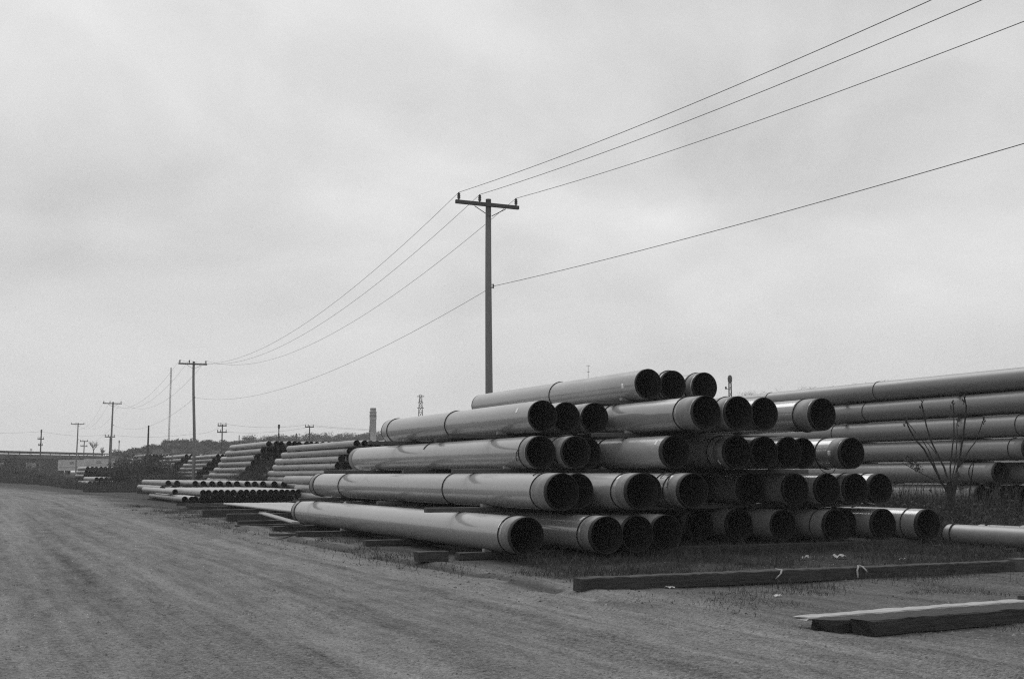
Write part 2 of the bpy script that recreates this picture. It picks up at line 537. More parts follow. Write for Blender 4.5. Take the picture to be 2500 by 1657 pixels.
def sticker_mesh(name, Rr, wy, arc, phi):
    """paper stuck on the pipe; phi measured from the road side (-v) up towards the top"""
    mb = MB(); n = 6
    for i in range(n + 1):
        t = math.pi - (phi - arc / 2 + arc * i / n)
        for r in (Rr + .003, Rr + .0005):
            for y in (-wy / 2, wy / 2):
                mb.v.append((r * math.cos(t), y, r * math.sin(t)))
    for i in range(n):
        a, b = i * 4, i * 4 + 4
        mb.face([a, a + 1, b + 1, b], 0, True)
        mb.face([a + 2, b + 2, b + 3, a + 3], 0, True)
        mb.face([a, b, b + 2, a + 2]); mb.face([a + 1, a + 3, b + 3, b + 1])
    mb.face([0, 2, 3, 1]); e = n * 4; mb.face([e, e + 1, e + 3, e + 2])
    return mb.mesh(name)

PD = 0.65; PR = PD / 2
PL = 15.2
big_mesh = pipe_mesh('tube', PR, PL, 72, lip=.10)
big_alt = [pipe_mesh('tube', PR, PL, 72, lip=.06, wall=.018), pipe_mesh('tube', PR, PL, 72, lip=.14, wall=.015)]
rope_full = ring_mesh('rope_ring', PR + .009, .011)
rope_wob = ring_mesh('rope_ring', PR + .009, .011, wob=.02)
rope_top = ring_mesh('rope_ring', PR + .009, .012, arc=(R(40), R(150)), wob=.02)
band_near = sleeve_mesh('end_band', PR + .001, .10, .40)
band_long = sleeve_mesh('end_band', PR + .001, .10, .58)
for _m in (band_near, band_long): _m.materials.append(M['band'])
for _m in (rope_full, rope_wob, rope_top): _m.materials.append(M['rope'])
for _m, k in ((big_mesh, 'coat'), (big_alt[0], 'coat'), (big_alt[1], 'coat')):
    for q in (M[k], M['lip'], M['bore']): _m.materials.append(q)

# row height, then per pipe: v, picture column of the near mouth (or None with u), ropes (columns), stickers (column, angle), band
ZR = [0.455 + 0.745 * k for k in range(5)]
ROWNAME = ['bottom row', 'second row up', 'third row up', 'fourth row up', 'top row']
ROWS = [
    [ # bottom
        dict(v=8.82, x=1287, ropes=[1258, 746], farx=737, fb=1, st=[(1221, 32)], band=1),
        dict(v=10.22, x=1482, ropes=[1450], st=[(1421, 56)], band=1),
        dict(v=10.93, x=1557, ropes=[], band=0),
        dict(v=11.62, x=1628, ropes=[], band=0),
        dict(v=12.29, u=20.9), dict(v=12.95, u=21.4), dict(v=13.61, u=21.7), dict(v=14.27, u=21.5), dict(v=14.93, u=21.0), dict(v=15.6, u=20.4),
        dict(v=16.55, x=2042, ropes=[2008], band=0), dict(v=17.2, u=20.4), dict(v=17.86, x=2158), dict(v=18.52, x=2267, ropes=[2226, 2090], band=0),
    ],
    [
        dict(v=9.52, x=1374, ropes=[1336, 1114, 854, 791], farx=780, fb=1, band=2),
        dict(v=10.2, x=1411, ropes=[], band=0),
        dict(v=10.92, x=1568, ropes=[1531], st=[(1511, 50)], band=1),
        dict(v=11.6, x=1579, band=0),
        dict(v=12.32, x=1693, ropes=[1629, 1655], st=[(1638, 50)], band=1),
        dict(v=12.98, u=21.3), dict(v=13.64, u=21.8), dict(v=14.3, u=21.6),
        dict(v=15.1, u=20.8), dict(v=15.86, x=1943), dict(v=16.52, x=2021), dict(v=17.2, x=2090, ropes=[2068], band=1), dict(v=17.88, x=2150, ropes=[2118], band=0),
    ],
    [
        dict(v=10.45, x=1321, ropes=[1301, 872], half=[1061], farx=876, fb=1, band=1),
        dict(v=11.12, x=1407, ropes=[1376], band=1),
        dict(v=11.78, x=1434),
        dict(v=12.72, x=1650, half=[1487], st=[(1602, 34)], band=0),
        dict(v=14.05, x=1801, ropes=[1759], st=[(1755, -38)], band=1),
        dict(v=14.72, x=1867, st=[]), dict(v=15.4, x=1926), dict(v=16.06, x=1961),
        dict(v=16.85, x=2081, ropes=[2019], st=[(2024, 0)], band=1),
    ],
    [
        dict(v=10.75, x=1326, ropes=[1117, 972], st=[(1262, 25)], farx=957, band=0),
        dict(v=11.45, x=1383), dict(v=12.12, x=1453, ropes=[1409], band=1),
        dict(v=12.95, x=1725, ropes=[1679, 1501], band=2),
        dict(v=13.64, x=1804, ropes=[1774], band=2),
        dict(v=14.32, x=1867, band=0),
        dict(v=15.5, x=2009, ropes=[1968], band=2),
    ],
    [
        dict(v=13.3, x=1584, ropes=[1370], st=[(1520, -4)], farx=1177, band=0),
        dict(v=14.0, x=1644, ropes=[1634], band=0),
        dict(v=14.9, x=1721, ropes=[1701], band=1),
    ],
]
front = []
for r, row in enumerate(ROWS):
    for i, p in enumerate(row):
        v, z = p['v'], ZR[r]
        u0 = p.get('u') or u_of(p['x'], v, z)
        if p.get('farx'):
            row_end = u_of(p['farx'], v, z)
            L = row_end - u0
        else:
            L = row_end - u0 - 0.5 * random.random()
        yaw = R(random.uniform(-.05, .05))
        e = link('steel_pipe', None, loc=W(u0, v, z - PR), rotz=A + yaw)
        e.empty_display_size = 0.3
        k = len(row) - i
        if i < len(row) / 2:
            lab = f'large coated pipe, {ORD[i + 1]} from the road, {ROWNAME[r]}, near stack'
        else:
            lab = f'large coated pipe, {ORD[k]} from the weedy lane, {ROWNAME[r]}, near stack'
        tag(e, lab, 'pipe', 'large pipes in the near stack')
        t = link('tube', random.choice((big_mesh, big_mesh, big_alt[0], big_alt[1])) if p.get('band', 0) == 0 else big_mesh, parent=e, loc=(0, 0, PR), scale=(1, L / PL, 1))
        t.rotation_euler = (0, R(random.uniform(0, 360)), 0)
        b = p.get('band', 0)
        if b:
            link('end_band', band_near if b == 1 else band_long, parent=e, loc=(0, 0, PR))
        for x in p.get('ropes', []):
            uu = u_of(x, v, z) - u0
            if 0.02 < uu < L - .02:
                o = link('rope_ring', random.choice((rope_full, rope_wob)), parent=e, loc=(0, uu, PR), rotz=R(random.uniform(-2, 2)))
        if p.get('fb'):
            link('end_band', band_near, parent=e, loc=(0, L, PR), rotz=math.pi)
        for x in p.get('half', []):
            link('rope_ring', rope_top, parent=e, loc=(0, u_of(x, v, z) - u0, PR))
        for (x, ph) in p.get('st', []):
            s = sticker_mesh('paper_label', PR, .085, .34, R(ph))
            s.materials.append(M['paper'])
            link('paper_label', s, parent=e, loc=(0, max(.1, u_of(x, v - PR * math.cos(R(ph)), z + PR * math.sin(R(ph))) - u0), PR))
        front.append((r, i, u0, v, L))
# loose rope tails on three pipes
def tail(r, i, x, pts, phi):
    v, z = ROWS[r][i]['v'], ZR[r]
    e = [o for o in COL.objects if o.name.startswith('steel_pipe')][sum(len(q) for q in ROWS[:r]) + i]
    u0 = [f for f in front if f[0] == r and f[1] == i][0][2]
    uu = u_of(x, v, z) - u0
    mb = MB()
    pp = []
    for (dy, dphi, dr) in pts:
        t = math.pi - R(phi + dphi)
        rr = PR + .012 + dr
        pp.append((rr * math.cos(t), uu + dy, PR + rr * math.sin(t)))
    mb.tube(pp, .009, 5)
    rg = min((c for c in e.children if c.name.startswith('rope_ring')), key=lambda c: abs(c.location.y - uu))
    mb.v = [(x_, y_ - rg.location.y, z_ - PR) for (x_, y_, z_) in mb.v]
    link('rope_tail', mb.mesh('rope_tail'), M['rope'], parent=rg)
tail(1, 0, 1334, [(0, 0, 0), (.06, -6, .01), (.14, -10, .012), (.2, -20, .0)], 78)
tail(1, 0, 1334, [(0, 0, 0), (-.03, 2, .06), (-.09, 6, .09), (-.14, 12, .05)], 84)
tail(1, 4, 1655, [(0, 0, 0), (.08, -8, .01), (.16, -10, .03), (.24, -22, .0)], 66)
tail(1, 4, 1655, [(0, 0, 0), (-.07, -8, .01), (-.12, -24, .01), (-.13, -50, 0)], 60)
tail(2, 0, 1301, [(0, 0, 0), (.05, -10, .01), (.08, -26, .02), (.12, -40, .01)], 10)
tail(2, 8, 2019, [(0, 0, 0), (.0, -12, .03), (-.02, -26, .07), (-.05, -40, .09), (-.08, -54, .08), (-.1, -66, .02)], -45)

# ------------------------------------------------------------------ sleepers and dunnage of the near stack
bz = ZR[0] - PR
for k, (u, v0, v1, wd) in enumerate(((19.75, 8.0, 19.0, .2), (24.3, 7.75, 19.0, .2), (28.6, 7.4, 19.0, .2), (31.9, 7.6, 19.0, .2))):
    timber('sleeper', u, v0, v1, 0.0, wd, bz, 'creosote', f'dark ground sleeper under the near stack, {ORD[k + 1]} back from the pipe mouths', group='ground sleepers under the near stack', seed=k, yaw=R(.4 * (k - 1)))
timber('sleeper', 19.62, 7.2, 7.72, 0.0, .22, .18, 'creosote', 'short dark block of timber lying in front of the lowest pipe, nearest the road', group='ground sleepers under the near stack', seed=9, ragged=.03)
timber('sleeper', 29.1, 6.85, 8.45, 0.01, .16, .06, 'wood', 'thin grey board lying beside the sleeper near the lowest pipe\'s far end', cat='board', seed=12, yaw=R(-3))
DUN = [
    (0, [(21.5, 8.05, 18.4), (27.0, 8.9, 18.3), (31.9, 8.3, 18.5)]),
    (1, [(22.5, 9.0, 17.9), (27.2, 9.6, 17.9), (31.4, 8.85, 17.9)]),
    (2, [(23.5, 9.35, 12.0), (21.8, 11.85, 16.9), (26.6, 10.2, 16.4), (29.6, 9.5, 16.4)]),
    (3, [(22.6, 12.35, 15.6), (26.6, 12.9, 15.6), (29.6, 12.9, 15.6)]),
]
for r, lst in DUN:
    z0 = ZR[r] + PR; h = ZR[r + 1] - PR - z0
    for k, (u, v0, v1) in enumerate(lst):
        timber('dunnage_board', u, v0, v1, z0 + .001, .15, h - .002, 'wood', f'rough dunnage board above the {ROWNAME[r]} of the near stack, {ORD[k + 1]} back', cat='board',
               group='dunnage boards of the near stack', seed=20 + r * 5 + k, jag=.006)
def chock(u, v, z, m, label):
    mb = MB()
    mb.v = [(0, -.05, 0), (.15, -.05, 0), (.15, .05, 0), (0, .05, 0), (.15, -.05, .06), (.15, .05, .06), (.02, -.05, .02), (.02, .05, .02)]
    for q in ((0, 3, 2, 1), (1, 2, 5, 4), (4, 5, 7, 6), (6, 7, 3, 0), (0, 1, 4, 6), (3, 7, 5, 2)):
        mb.face(list(q))
    o = link('wooden_wedge', mb.mesh('wooden_wedge'), M[m], loc=W(u, v, z), rotz=A + R(random.uniform(-8, 8)))
    # thick end outward, thin end under the pipe
    o.rotation_euler.z += math.pi
    return tag(o, label, 'wedge', 'wooden wedges in the near stack')
WEDGES = [(0, 1, 21.5), (0, 1, 31.9), (1, 2, 22.5), (1, 2, 31.4), (2, 3, 23.5), (2, 3, 29.6), (3, 4, 22.6)]
for k, (r, ru, u) in enumerate(WEDGES):
    vv = ROWS[ru][0]['v'] - 0.16
    chock(u, vv, ZR[r] + PR + (ZR[1] - ZR[0] - PD), 'chock', f'pale wooden wedge under the first pipe of the {ROWNAME[ru]}, {"mouth end" if u < 25 else "far end"}')
chock(19.75, 8.82 - .17, bz, 'chock', 'pale wooden wedge under the lowest pipe beside the short dark block')
chock(28.6, 8.82 - .17, bz, 'chock', 'pale wooden wedge under the lowest pipe at its far sleeper')
chock(21.8, 12.95 - .16, ZR[2] + PR + .095, 'chock', 'pale wooden wedge under the fourth pipe of the fourth row up')
chock(22.5, 12.72 - .16, ZR[1] + PR + .095, 'chock', 'pale wooden wedge under the fourth pipe of the third row up')
chock(21.5, 10.92 - .16, ZR[0] + PR + .095, 'chock', 'pale wooden wedge under the third pipe of the second row up')

# ------------------------------------------------------------------ second big stack across the lane
D2 = 0.61; R2 = D2 / 2
s2_mesh = pipe_mesh('tube', R2, 16.0, 64, lip=.08)
for q in (M['coat_dull'], M['lip'], M['bore']): s2_mesh.materials.append(q)
s2_ring = ring_mesh('rope_ring', R2 + .009, .011); s2_ring.materials.append(M['rope'])
s2_band = sleeve_mesh('end_band', R2 + .001, .08, .35); s2_band.materials.append(M['band'])
S2Z = [0.885, 1.55, 2.215, 2.88, 3.545, 4.21]
S2N = ['bottom row', 'second row up', 'third row up', 'fourth row up', 'fifth row up', 'top row']
S2 = [[(26.95, 25.9), (27.6, 25.6), (28.25, 25.5), (28.9, 25.4)], [(26.95, 25.2), (27.65, 24.3), (28.3, 24.0)], [(27.0, 24.15), (27.65, 23.9)], [(27.0, 23.4), (27.65, 23.2)], [(27.05, 22.9), (27.7, 22.6)], [(27.1, 22.2), (27.75, 21.9)]]
S2R = {0: [], 1: [2385], 2: [2480], 3: [2047, 2497], 4: [2122], 5: [1884, 2148]}
for r, row in enumerate(S2):
    for i, (v, u0) in enumerate(row):
        e = link('steel_pipe', None, loc=W(u0, v, S2Z[r] - R2), rotz=A)
        tag(e, f'dull pipe, {ORD[i + 1]} in from the lane, {S2N[r]}, stack behind the sapling', 'pipe', 'large pipes in the stack behind the sapling')
        t = link('tube', s2_mesh, parent=e, loc=(0, 0, R2))
        t.rotation_euler = (0, R(random.uniform(0, 360)), 0)
        if i < 3: link('end_band', s2_band, parent=e, loc=(0, 0, R2))
        if i == 0:
            for x in S2R[r]:
                uu = u_of(x, v, S2Z[r]) - u0
                if .05 < uu < 15.9: link('rope_ring', s2_ring, parent=e, loc=(0, uu, R2), rotz=R(random.uniform(-2, 2)))
        elif i < 3:
            link('rope_ring', s2_ring, parent=e, loc=(0, .35, R2))
for r in range(6):
    z0 = (S2Z[r - 1] + R2) if r else .40
    h = S2Z[r] - R2 - z0
    for k, u in enumerate((26.6, 31.6, 36.6)):
        timber('dunnage_board', u, 26.5, 29.2 if r < 2 else 28.1, z0 + .001, .14, h - .002, 'creosote', f'dark board under the {S2N[r]} of the stack behind the sapling, {ORD[k + 1]} back', cat='board',
               group='boards in the stack behind the sapling', seed=60 + k, jag=.004)

# ------------------------------------------------------------------ three small pipes at the right edge
rs_mesh = pipe_mesh('tube', .2, 12.2, 48, wall=.01, lip=.02)
for q in (M['small'], M['lip'], M['bore']): rs_mesh.materials.append(q)
rs_ring = ring_mesh('rope_ring', .2 + .012, .016, seg=40); rs_ring.materials.append(M['rope'])
for i, (v, uf) in enumerate(((19.08, 19.35), (19.55, 18.9), (20.0, 18.2))):
    e = link('small_pipe', None, loc=W(uf - 12.2, v, .06), rotz=A)
    tag(e, f'grey pipe lying low at the picture\'s edge, {ORD[i + 1]} out from the near stack', 'pipe', 'three small pipes on the ground in front of the sapling')
    link('tube', rs_mesh, parent=e, loc=(0, 0, .2))
    link('rope_ring', rs_ring, parent=e, loc=(0, 12.2 - .22, .2), rotz=R(6))
    if i == 0: link('rope_ring', rs_ring, parent=e, loc=(0, 12.2 - .05, .2), rotz=R(-5))
for k, u in enumerate((8.5, 17.4)):
    timber('sleeper', u, 18.6, 20.3, 0.0, .15, .058, 'creosote', 'dark board under the three small pipes at the picture\'s edge', group='boards under three small pipes', seed=70)

# ------------------------------------------------------------------ stacks of thinner pipe down the yard
def small_stack(tagname, where, D, L, rows, seg=20, mname='small', z_boards=True, board_cols=None):
    """rows: list of (z, [(v, u_near), ...])"""
    mesh = pipe_mesh('thin_pipe', D / 2, L, seg, wall=.02, lip=.05)
    for q in (M[mname], M['lip'], M['bore']): mesh.materials.append(q)
    nr = len(rows)
    for r, (z, cols) in enumerate(rows):
        rn = 'top row' if r == 0 else f'{ORD[r + 1]} row down'
        for i, (v, u) in enumerate(cols):
            o = link('thin_pipe', mesh, loc=W(u, v, z + random.uniform(-.006, .006)), rotz=A + R(random.uniform(-.15, .15)))
            tag(o, f'thin pipe, {ORD[i + 1]} from the road, {rn}, {where}', 'pipe', f'thin pipes {tagname}')
        if z_boards:
            z1 = z - D / 2
            below = rows[r + 1][0] + D / 2 if r + 1 < nr else None
            vs = [c[0] for c in cols]
            us = max(c[1] for c in cols)
            if below is None:
                c = W(us + L * .5, sum(vs) / len(vs))
                below = gz(c.x, c.y) - .03
            h = z1 - below
            if h > .008:
                for k, fr in enumerate((.12, .85)):
                    timber('dunnage_board', us + L * fr, min(vs) - D, max(vs) + D * .8, below + .001, .12, round(h - .002, 3), 'wood', f'thin board between pipe rows, {where}', cat='board',
                           group=f'boards {tagname}', seed=80)
def cols(v0, n, pitch, u, du=0.0, jit=.25):
    return [(v0 + pitch * i, u + du * i + random.uniform(-jit, jit)) for i in range(n)]
# the stack just past the near stack (its mouths hide behind it)
un = [57.8, 59.0, 60.6, 61.2, 62.4, 63.0, 63.2, 63.4]
small_stack('beside the chimney', 'stack below the chimney', .34, 14.0,
            [(3.06 - .37 * r, cols(18.0, [10, 3, 3, 3, 2, 2, 2, 2][r], .36, un[r], 0, .3)) for r in range(8)])
un = [79.4, 81.3, 83.1, 84.6, 86.3, 87.6, 88.6, 89.0]
small_stack('in the tallest stepped stack', 'tallest stepped stack', .38, 12.2,
            [(3.55 - .42 * r, cols(18.6, [13, 5, 5, 5, 4, 3, 2, 2][r], .41, un[r], 0, .35)) for r in range(8)])
un = [101., 102.6, 105.0, 107.4, 109.6, 110.5, 111, 111.5]
small_stack('beside the second pole', 'stepped stack behind the second pole', .32, 12.2,
            [(3.05 - .345 * r, cols(19.3, [5, 5, 4, 4, 3, 2, 2, 2][r], .36, un[r], 0, .3)) for r in range(8)])
un = [124., 127., 131., 133., 134., 135.]
small_stack('behind the big bush', 'stack right of the big bush', .35, 15.0,
            [(3.4 - .385 * r, cols(20.6, [5, 5, 4, 4, 3, 3][r], .39, un[r], 0, .4)) for r in range(6)], seg=14)
small_stack('far beyond the big bush', 'farthest stack over the big bush', .38, 12.0,
            [(3.9 - .41 * r, cols(21.2, [8, 8, 7, 5][r], .42, 158 + 2 * r, 0, .4)) for r in range(4)], seg=12)
small_stack('near the white containers', 'low stack before the white containers', .42, 12.0,
            [(2.25 - .45 * r, cols(13.4, [7, 7, 8][r], .5, 150 + 1.5 * r, 0, .5)) for r in range(3)], seg=12)
small_stack('lowest at the road bend', 'low stack at the road bend', .40, 12.2,
            [(1.06, cols(12.15, 4, .47, 126, 0, .3)), (.64, cols(11.6, 6, .47, 127, 0, .5))], seg=16)
def u_list(xsl, z, base_u):
    out = []
    for x in xsl:
        # at fixed distance base_u find v
        lo, hi = -20., 60.
        for _ in range(40):
            m = (lo + hi) / 2
            p = W(base_u, m, z); dep = p.y * CP + (p.z - EYE) * SP
            if 1250 + FPX * p.x / dep < x: lo = m
            else: hi = m
        out.append(lo)
    return out
g1top = [450.6, 495, 509.5, 526.7, 541, 555.4, 570.6, 588.4, 602.7, 618.5, 631.4, 645.8, 658.7, 673, 686, 701, 716, 729.6]
vt = u_list(g1top, .58, 62.5)
vt2 = [vt[0]]
for x in vt[1:]:
    vt2.append(max(x, vt2[-1] + .302))
small_stack('in the low wide row', 'low wide row past the near stack', .30, 12.2,
            [(.58, [(v, 62.5 + (3.0 if i == 0 else random.uniform(-.12, .12))) for i, v in enumerate(vt2)]),
             (.25, [(10.35 + .315 * i, (62.5 if i < 2 else 63.2) + random.uniform(-.15, .15)) for i in range(19)])], seg=20)
g2 = [412.8, 439, 536.7, 551, 566, 581, 597.6, 610, 633.7, 647, 656, 680, 694.6]
ug = [86 + (x - 412.8) / (694.6 - 412.8) * (71.2 - 86) for x in g2]
vg = [u_list([x], .92, u)[0] for x, u in zip(g2, ug)]
vg2 = [vg[0]]
for x in vg[1:]:
    vg2.append(max(x, vg2[-1] + .375))
vg2 = [min(x, 17.55 - .375 * (len(vg2) - 1 - i)) for i, x in enumerate(vg2)]
low = [12.75 + .48 * i for i in range(10)]
small_stack('in the row behind the low wide row', 'row just behind the low wide row', .37, 12.2,
            [(.92, [(v, u + random.uniform(-.2, .2)) for v, u in zip(vg2, ug)]), (.53, [(v, 86.6 - (v - 12.75) * 3.1) for v in low])], seg=18)
small_stack('half hidden behind the near stack', 'stack half hidden behind the near stack', .42, 12.2,
            [(1.21, cols(16.62, 3, .43, 54.6, 0, .1)), (.79, cols(16.62, 3, .43, 52.0, 0, .1)), (.37, cols(16.62, 3, .43, 52.0, 0, .1))], seg=24)
# flat layer of very thin tube, its far ends making a scalloped edge
tmesh = pipe_mesh('thin_tube', .047, 12.4, 12, wall=.012, lip=.01)
for q in (M['small'], M['lip'], M['bore']): tmesh.materials.append(q)
for i in range(24):
    o = link('thin_tube', tmesh, loc=W(37.0 + random.uniform(-.1, .1), 9.75 + .113 * i, .26 + .047), rotz=A)
    tag(o, f'slender pale tube, {ORD[i + 1]} from the road in the flat layer', 'tube', 'slender tubes in the flat layer')
TB = [(48.4, 9.3, 13.2, .26), (43.4, 7.8, 13.2, .26), (41.0, 9.3, 13.2, .26), (38.6, 7.7, 13.2, .26)]
for k, (u, v0, v1, h) in enumerate(TB):
    timber('sleeper', u, v0, v1, 0.0, .24, h, 'creosote', f'heavy dark sleeper under the slender tubes, {ORD[4 - k]} from the near stack', group='sleepers under the slender tubes', seed=90 + k)
for k, u in enumerate((42.0, 39.5)):
    timber('dunnage_board', u, 11.0 + k * .6, 13.2, .356, .2, .07, 'creosote', f'dark board lying across the slender tubes, {ORD[k + 1]} nearest the low wide row', cat='board', group='boards on the slender tubes', seed=95 + k)
for k, (u, v0, v1, h, yaw) in enumerate(((53.0, 8.9, 12.8, .15, 1), (56.5, 9.4, 12.5, .14, -1), (59.2, 9.4, 12.2, .14, 2), (35.9, 7.5, 9.8, .16, -2), (35.2, 7.3, 9.3, .08, 3), (72, 10, 15, .2, 0), (112, 10, 17, .3, 1), (104, 9.0, 16, .22, -1))):
    c = W(u, v0); c2 = W(u, v1)
    timber('sleeper', u, v0, v1, min(gz(c.x, c.y), gz(c2.x, c2.y)) - .02, .24, h, 'creosote', f'loose dark timber on the ground along the yard edge, {ORD[k + 1]} of eight', group='loose timbers along the yard edge', seed=100 + k, yaw=R(yaw))
# a pale board leaning off the sleepers by the lowest pipe's far end
def onz(x, y, z):
    r = ray(x, y); k = (z - EYE) / r.z
    return Vector((r.x * k, r.y * k, z))
la, lb = onz(640, 1254, .33), onz(722, 1278, .22)
mbp = timber_mesh((lb - la).length, .22, .05, .006, 0, 44)
o = link('leaning_board', mbp, M['board'], loc=la)
dv = (lb - la)
o.rotation_euler = (math.asin(dv.z / dv.length), 0, math.atan2(dv.y, dv.x) - math.pi / 2)
tag(o, 'grey board lying slantwise over the dark timbers beyond the lowest pipe', 'board')

# ------------------------------------------------------------------ beams on the ground in front
timber('ground_beam', 13.85, 7.3, 14.9, 0.0, .2, .17, 'creosote', 'long dark beam lying on the gravel in front of the near stack', cat='beam', ragged=.02, seed=130, jag=.012)
timber('ground_beam', 14.12, 7.6, 11.6, 0.0, .18, .15, 'wood', 'shorter grey beam tucked behind the long dark beam', cat='beam', ragged=.03, seed=131, jag=.012)
timber('ground_beam', 13.9, 14.95, 17.4, 0.0, .2, .19, 'wood', 'grey beam end to end with the long dark beam, by the small pipes', cat='beam', seed=132, jag=.012)
timber('ground_beam', 8.98, 7.78, 13.4, 0.0, .25, .15, 'creosote', 'black rotten beam nearest the camera at the lower right', cat='beam', ragged=.12, seed=133, jag=.012, yaw=R(4.5))
timber('ground_beam', 9.26, 7.62, 13.4, 0.0, .24, .13, 'creosote', 'black beam lying against the back of the nearest rotten beam', cat='beam', ragged=.2, seed=134, jag=.012, yaw=R(4.5))
timber('ground_beam', 9.62, 7.95, 11.4, 0.0, .2, .09, 'creosote', 'black beam underneath the white plank', cat='beam', ragged=.05, seed=135, jag=.012, yaw=R(4.5))
timber('white_plank', 9.6, 7.55, 10.75, .092, .21, .03, 'pale_wood', 'long plank with whitened top beside the nearest black beam', cat='plank', ragged=.06, seed=136, yaw=R(4.5))
timber('ground_beam', 9.92, 10.9, 13.5, 0.0, .22, .15, 'wood', 'grey beam end following the white plank at the picture\'s edge', cat='beam', seed=137, jag=.012, yaw=R(4.5))

# ------------------------------------------------------------------ utility poles and wires
PU = [-28.4, 39.1, 107.6, 172.5, 246.0]
PV = [17.0, 17.0, 18.2, 18.4, 19.9]
POLE_H = 11.5
arm_mesh = MB().box(-1.25, 1.25, -.055, .055, -.065, .065).mesh('crossarm')
ins = MB()
for (r0, z0, r1, z1) in ((.03, 0, .03, .05), (.055, .05, .06, .1), (.045, .1, .062, .17), (.045, .17, .055, .24), (.025, .24, .03, .28)):
    ins.tube([(0, 0, z0), (0, 0, z1)], [r0, r1], 10)
ins_mesh = ins.mesh('insulator')
brace_l = MB().tube([(-.62, -.07, -.1), (-.05, -.1, -.42)], .016, 5).mesh('brace')
brace_r = MB().tube([(.62, -.07, -.1), (.05, -.1, -.42)], .016, 5).mesh('brace')
brk = MB(); brk.tube([(.1, 0, .06), (.2, 0, .06), (.2, 0, -.06), (.1, 0, -.06)], .016, 5); brk.tube([(.2, 0, -.08), (.2, 0, .08)], .028, 8)
brk_mesh = brk.mesh('neutral_bracket')
bolt_mesh = MB().tube([(0, -.13, 0), (0, .13, 0)], .018, 6).mesh('bolt')
INS_POS = (-1.23, -.41, 1.04)      # from the pole's axis; the arm sits a little to the road side
attach = []
PLAB = ['', 'tall wooden utility pole rising behind the near stack', 'second utility pole, standing among the stepped pipe stacks', 'third utility pole, rising over the big bush', 'fourth utility pole, beside the white containers']
pole_base = []
for k in range(5):
    c = W(PU[k], PV[k]); zb = gz(c.x, c.y) if k else 0
    top = POLE_H
    if k == 0:
        # the pole behind the photographer only fixes where the wires go
        attach.append([W(PU[0], PV[0] + s, top - .0) for s in INS_POS] + [W(PU[0], PV[0] + .2, 8.3)])
        continue
    e = link('utility_pole', None, loc=(c.x, c.y, zb), rotz=A)
    tag(e, PLAB[k], 'utility pole', 'utility poles along the yard')
    mb = MB()
    H = top - zb
    lean = 0.0 if k != 2 else .25
    pts = []; rad = []
    for i in range(13):
        f = i / 12
        bend = (.10 * math.sin(f * 5.0) if k == 2 else .03 * math.sin(f * 4 + k))
        pts.append((bend + (f - 1) * (-.12 if k == 2 else 0) - (.10 * math.sin(5.0) if k == 2 else .03 * math.sin(4 + k)), 0, -.4 + f * (H + .4))); rad.append(.155 - .055 * f)
    mb.tube(pts, rad, 16)
    link('pole', mb.mesh('pole'), M['pole'], parent=e)
    za = H - .24
    arm = link('crossarm', arm_mesh, M['arm'], parent=e, loc=(-.1, -.155, za))
    for s in INS_POS:
        link('insulator', ins_mesh, M['insul'], parent=arm, loc=(s + .1, 0, .065))
    link('brace', brace_l, M['metal'], parent=arm, loc=(.1, .055, 0)); link('brace', brace_r, M['metal'], parent=arm, loc=(.1, .055, 0))
    link('bolt', bolt_mesh, M['wire'], parent=e, loc=(0, 0, H - .1)); link('bolt', bolt_mesh, M['wire'], parent=e, loc=(0, 0, za - .4))
    link('neutral_bracket', brk_mesh, M['wire'], parent=e, loc=(0, 0, H - 3.2))
    attach.append([W(PU[k] - .155, PV[k] + s, top - .24 + .065 + .28) for s in INS_POS] + [W(PU[k], PV[k] + .2, top - 3.2)])
SAG = [[1.56, 1.56, 1.62, .92], [2.4, 2.4, 2.4, 1.5], [2.4, 2.4, 2.4, 1.5], [2.4, 2.4, 2.4, 1.4]]
WL = ['power line on the road-side insulators of the utility poles', 'power line on the middle insulators of the utility poles', 'power line on the yard-side insulators of the utility poles', 'single lower line clamped partway down the utility poles']
for j in range(4):
    mb = MB()
    for s in range(4):
        a, b = attach[s][j], attach[s + 1][j]
        pts = []
        for i in range(41):
            f = i / 40
            p = a.lerp(b, f); p.z -= SAG[s][j] * 4 * f * (1 - f)
            pts.append(p)
        mb.tube(pts, .009 if s < 1 else .0075, 6, cap=False)
    tag(link('power_line', mb.mesh('power_line'), M['wire']), WL[j], 'power line', 'power lines')

# ------------------------------------------------------------------ far poles, masts, chimney
def far_pole(x, ytop, d, label, arms=(), r=.13, kind='plain'):
    p = at(x, ytop, d)
    zb = gz(p.x, p.y) - .3
    e = link('far_utility_pole', None, loc=(p.x, p.y, zb))
    tag(e, label, 'utility pole', 'distant utility poles')
    H = p.z - zb
    pm = M['mast'] if kind == 'faint' else M['arm']
    link('pole', MB().tube([(0, 0, 0), (0, 0, H)], [r * 1.2, r * .8], 8).mesh('pole'), pm, parent=e)
    for (dz, wd) in arms:
        fa = link('crossarm', MB().box(-wd / 2, wd / 2, -.06 - r, .06 - r, -.09 if kind != 'faint' else -.03, .09 if kind != 'faint' else .03).mesh('crossarm'), pm, parent=e, loc=(0, 0, H - dz))
        for s in (-.45, 0.42, -.15) if kind != 'faint' else ():
            link('insulator', MB().tube([(0, 0, 0), (0, 0, .35)], [.07, .05], 6).mesh('insulator'), M['insul'], parent=fa, loc=(s * wd, -r, .09))
    if kind == 'head':
        link('lamp_head', MB().tube([(0, 0, -.1), (0, 0, .25), (0, 0, .7)], [.10, .19, .16], 8).mesh('lamp_head'), M['arm'], parent=e, loc=(0, 0, H - .3))
    return p
fp = {}
fp['a'] = far_pole(101, 1053, 250, 'dark pole with two small arms at the picture\'s far end of the bridge', ((1.6, 1.3), (2.9, 0.9)), .16, 'head')
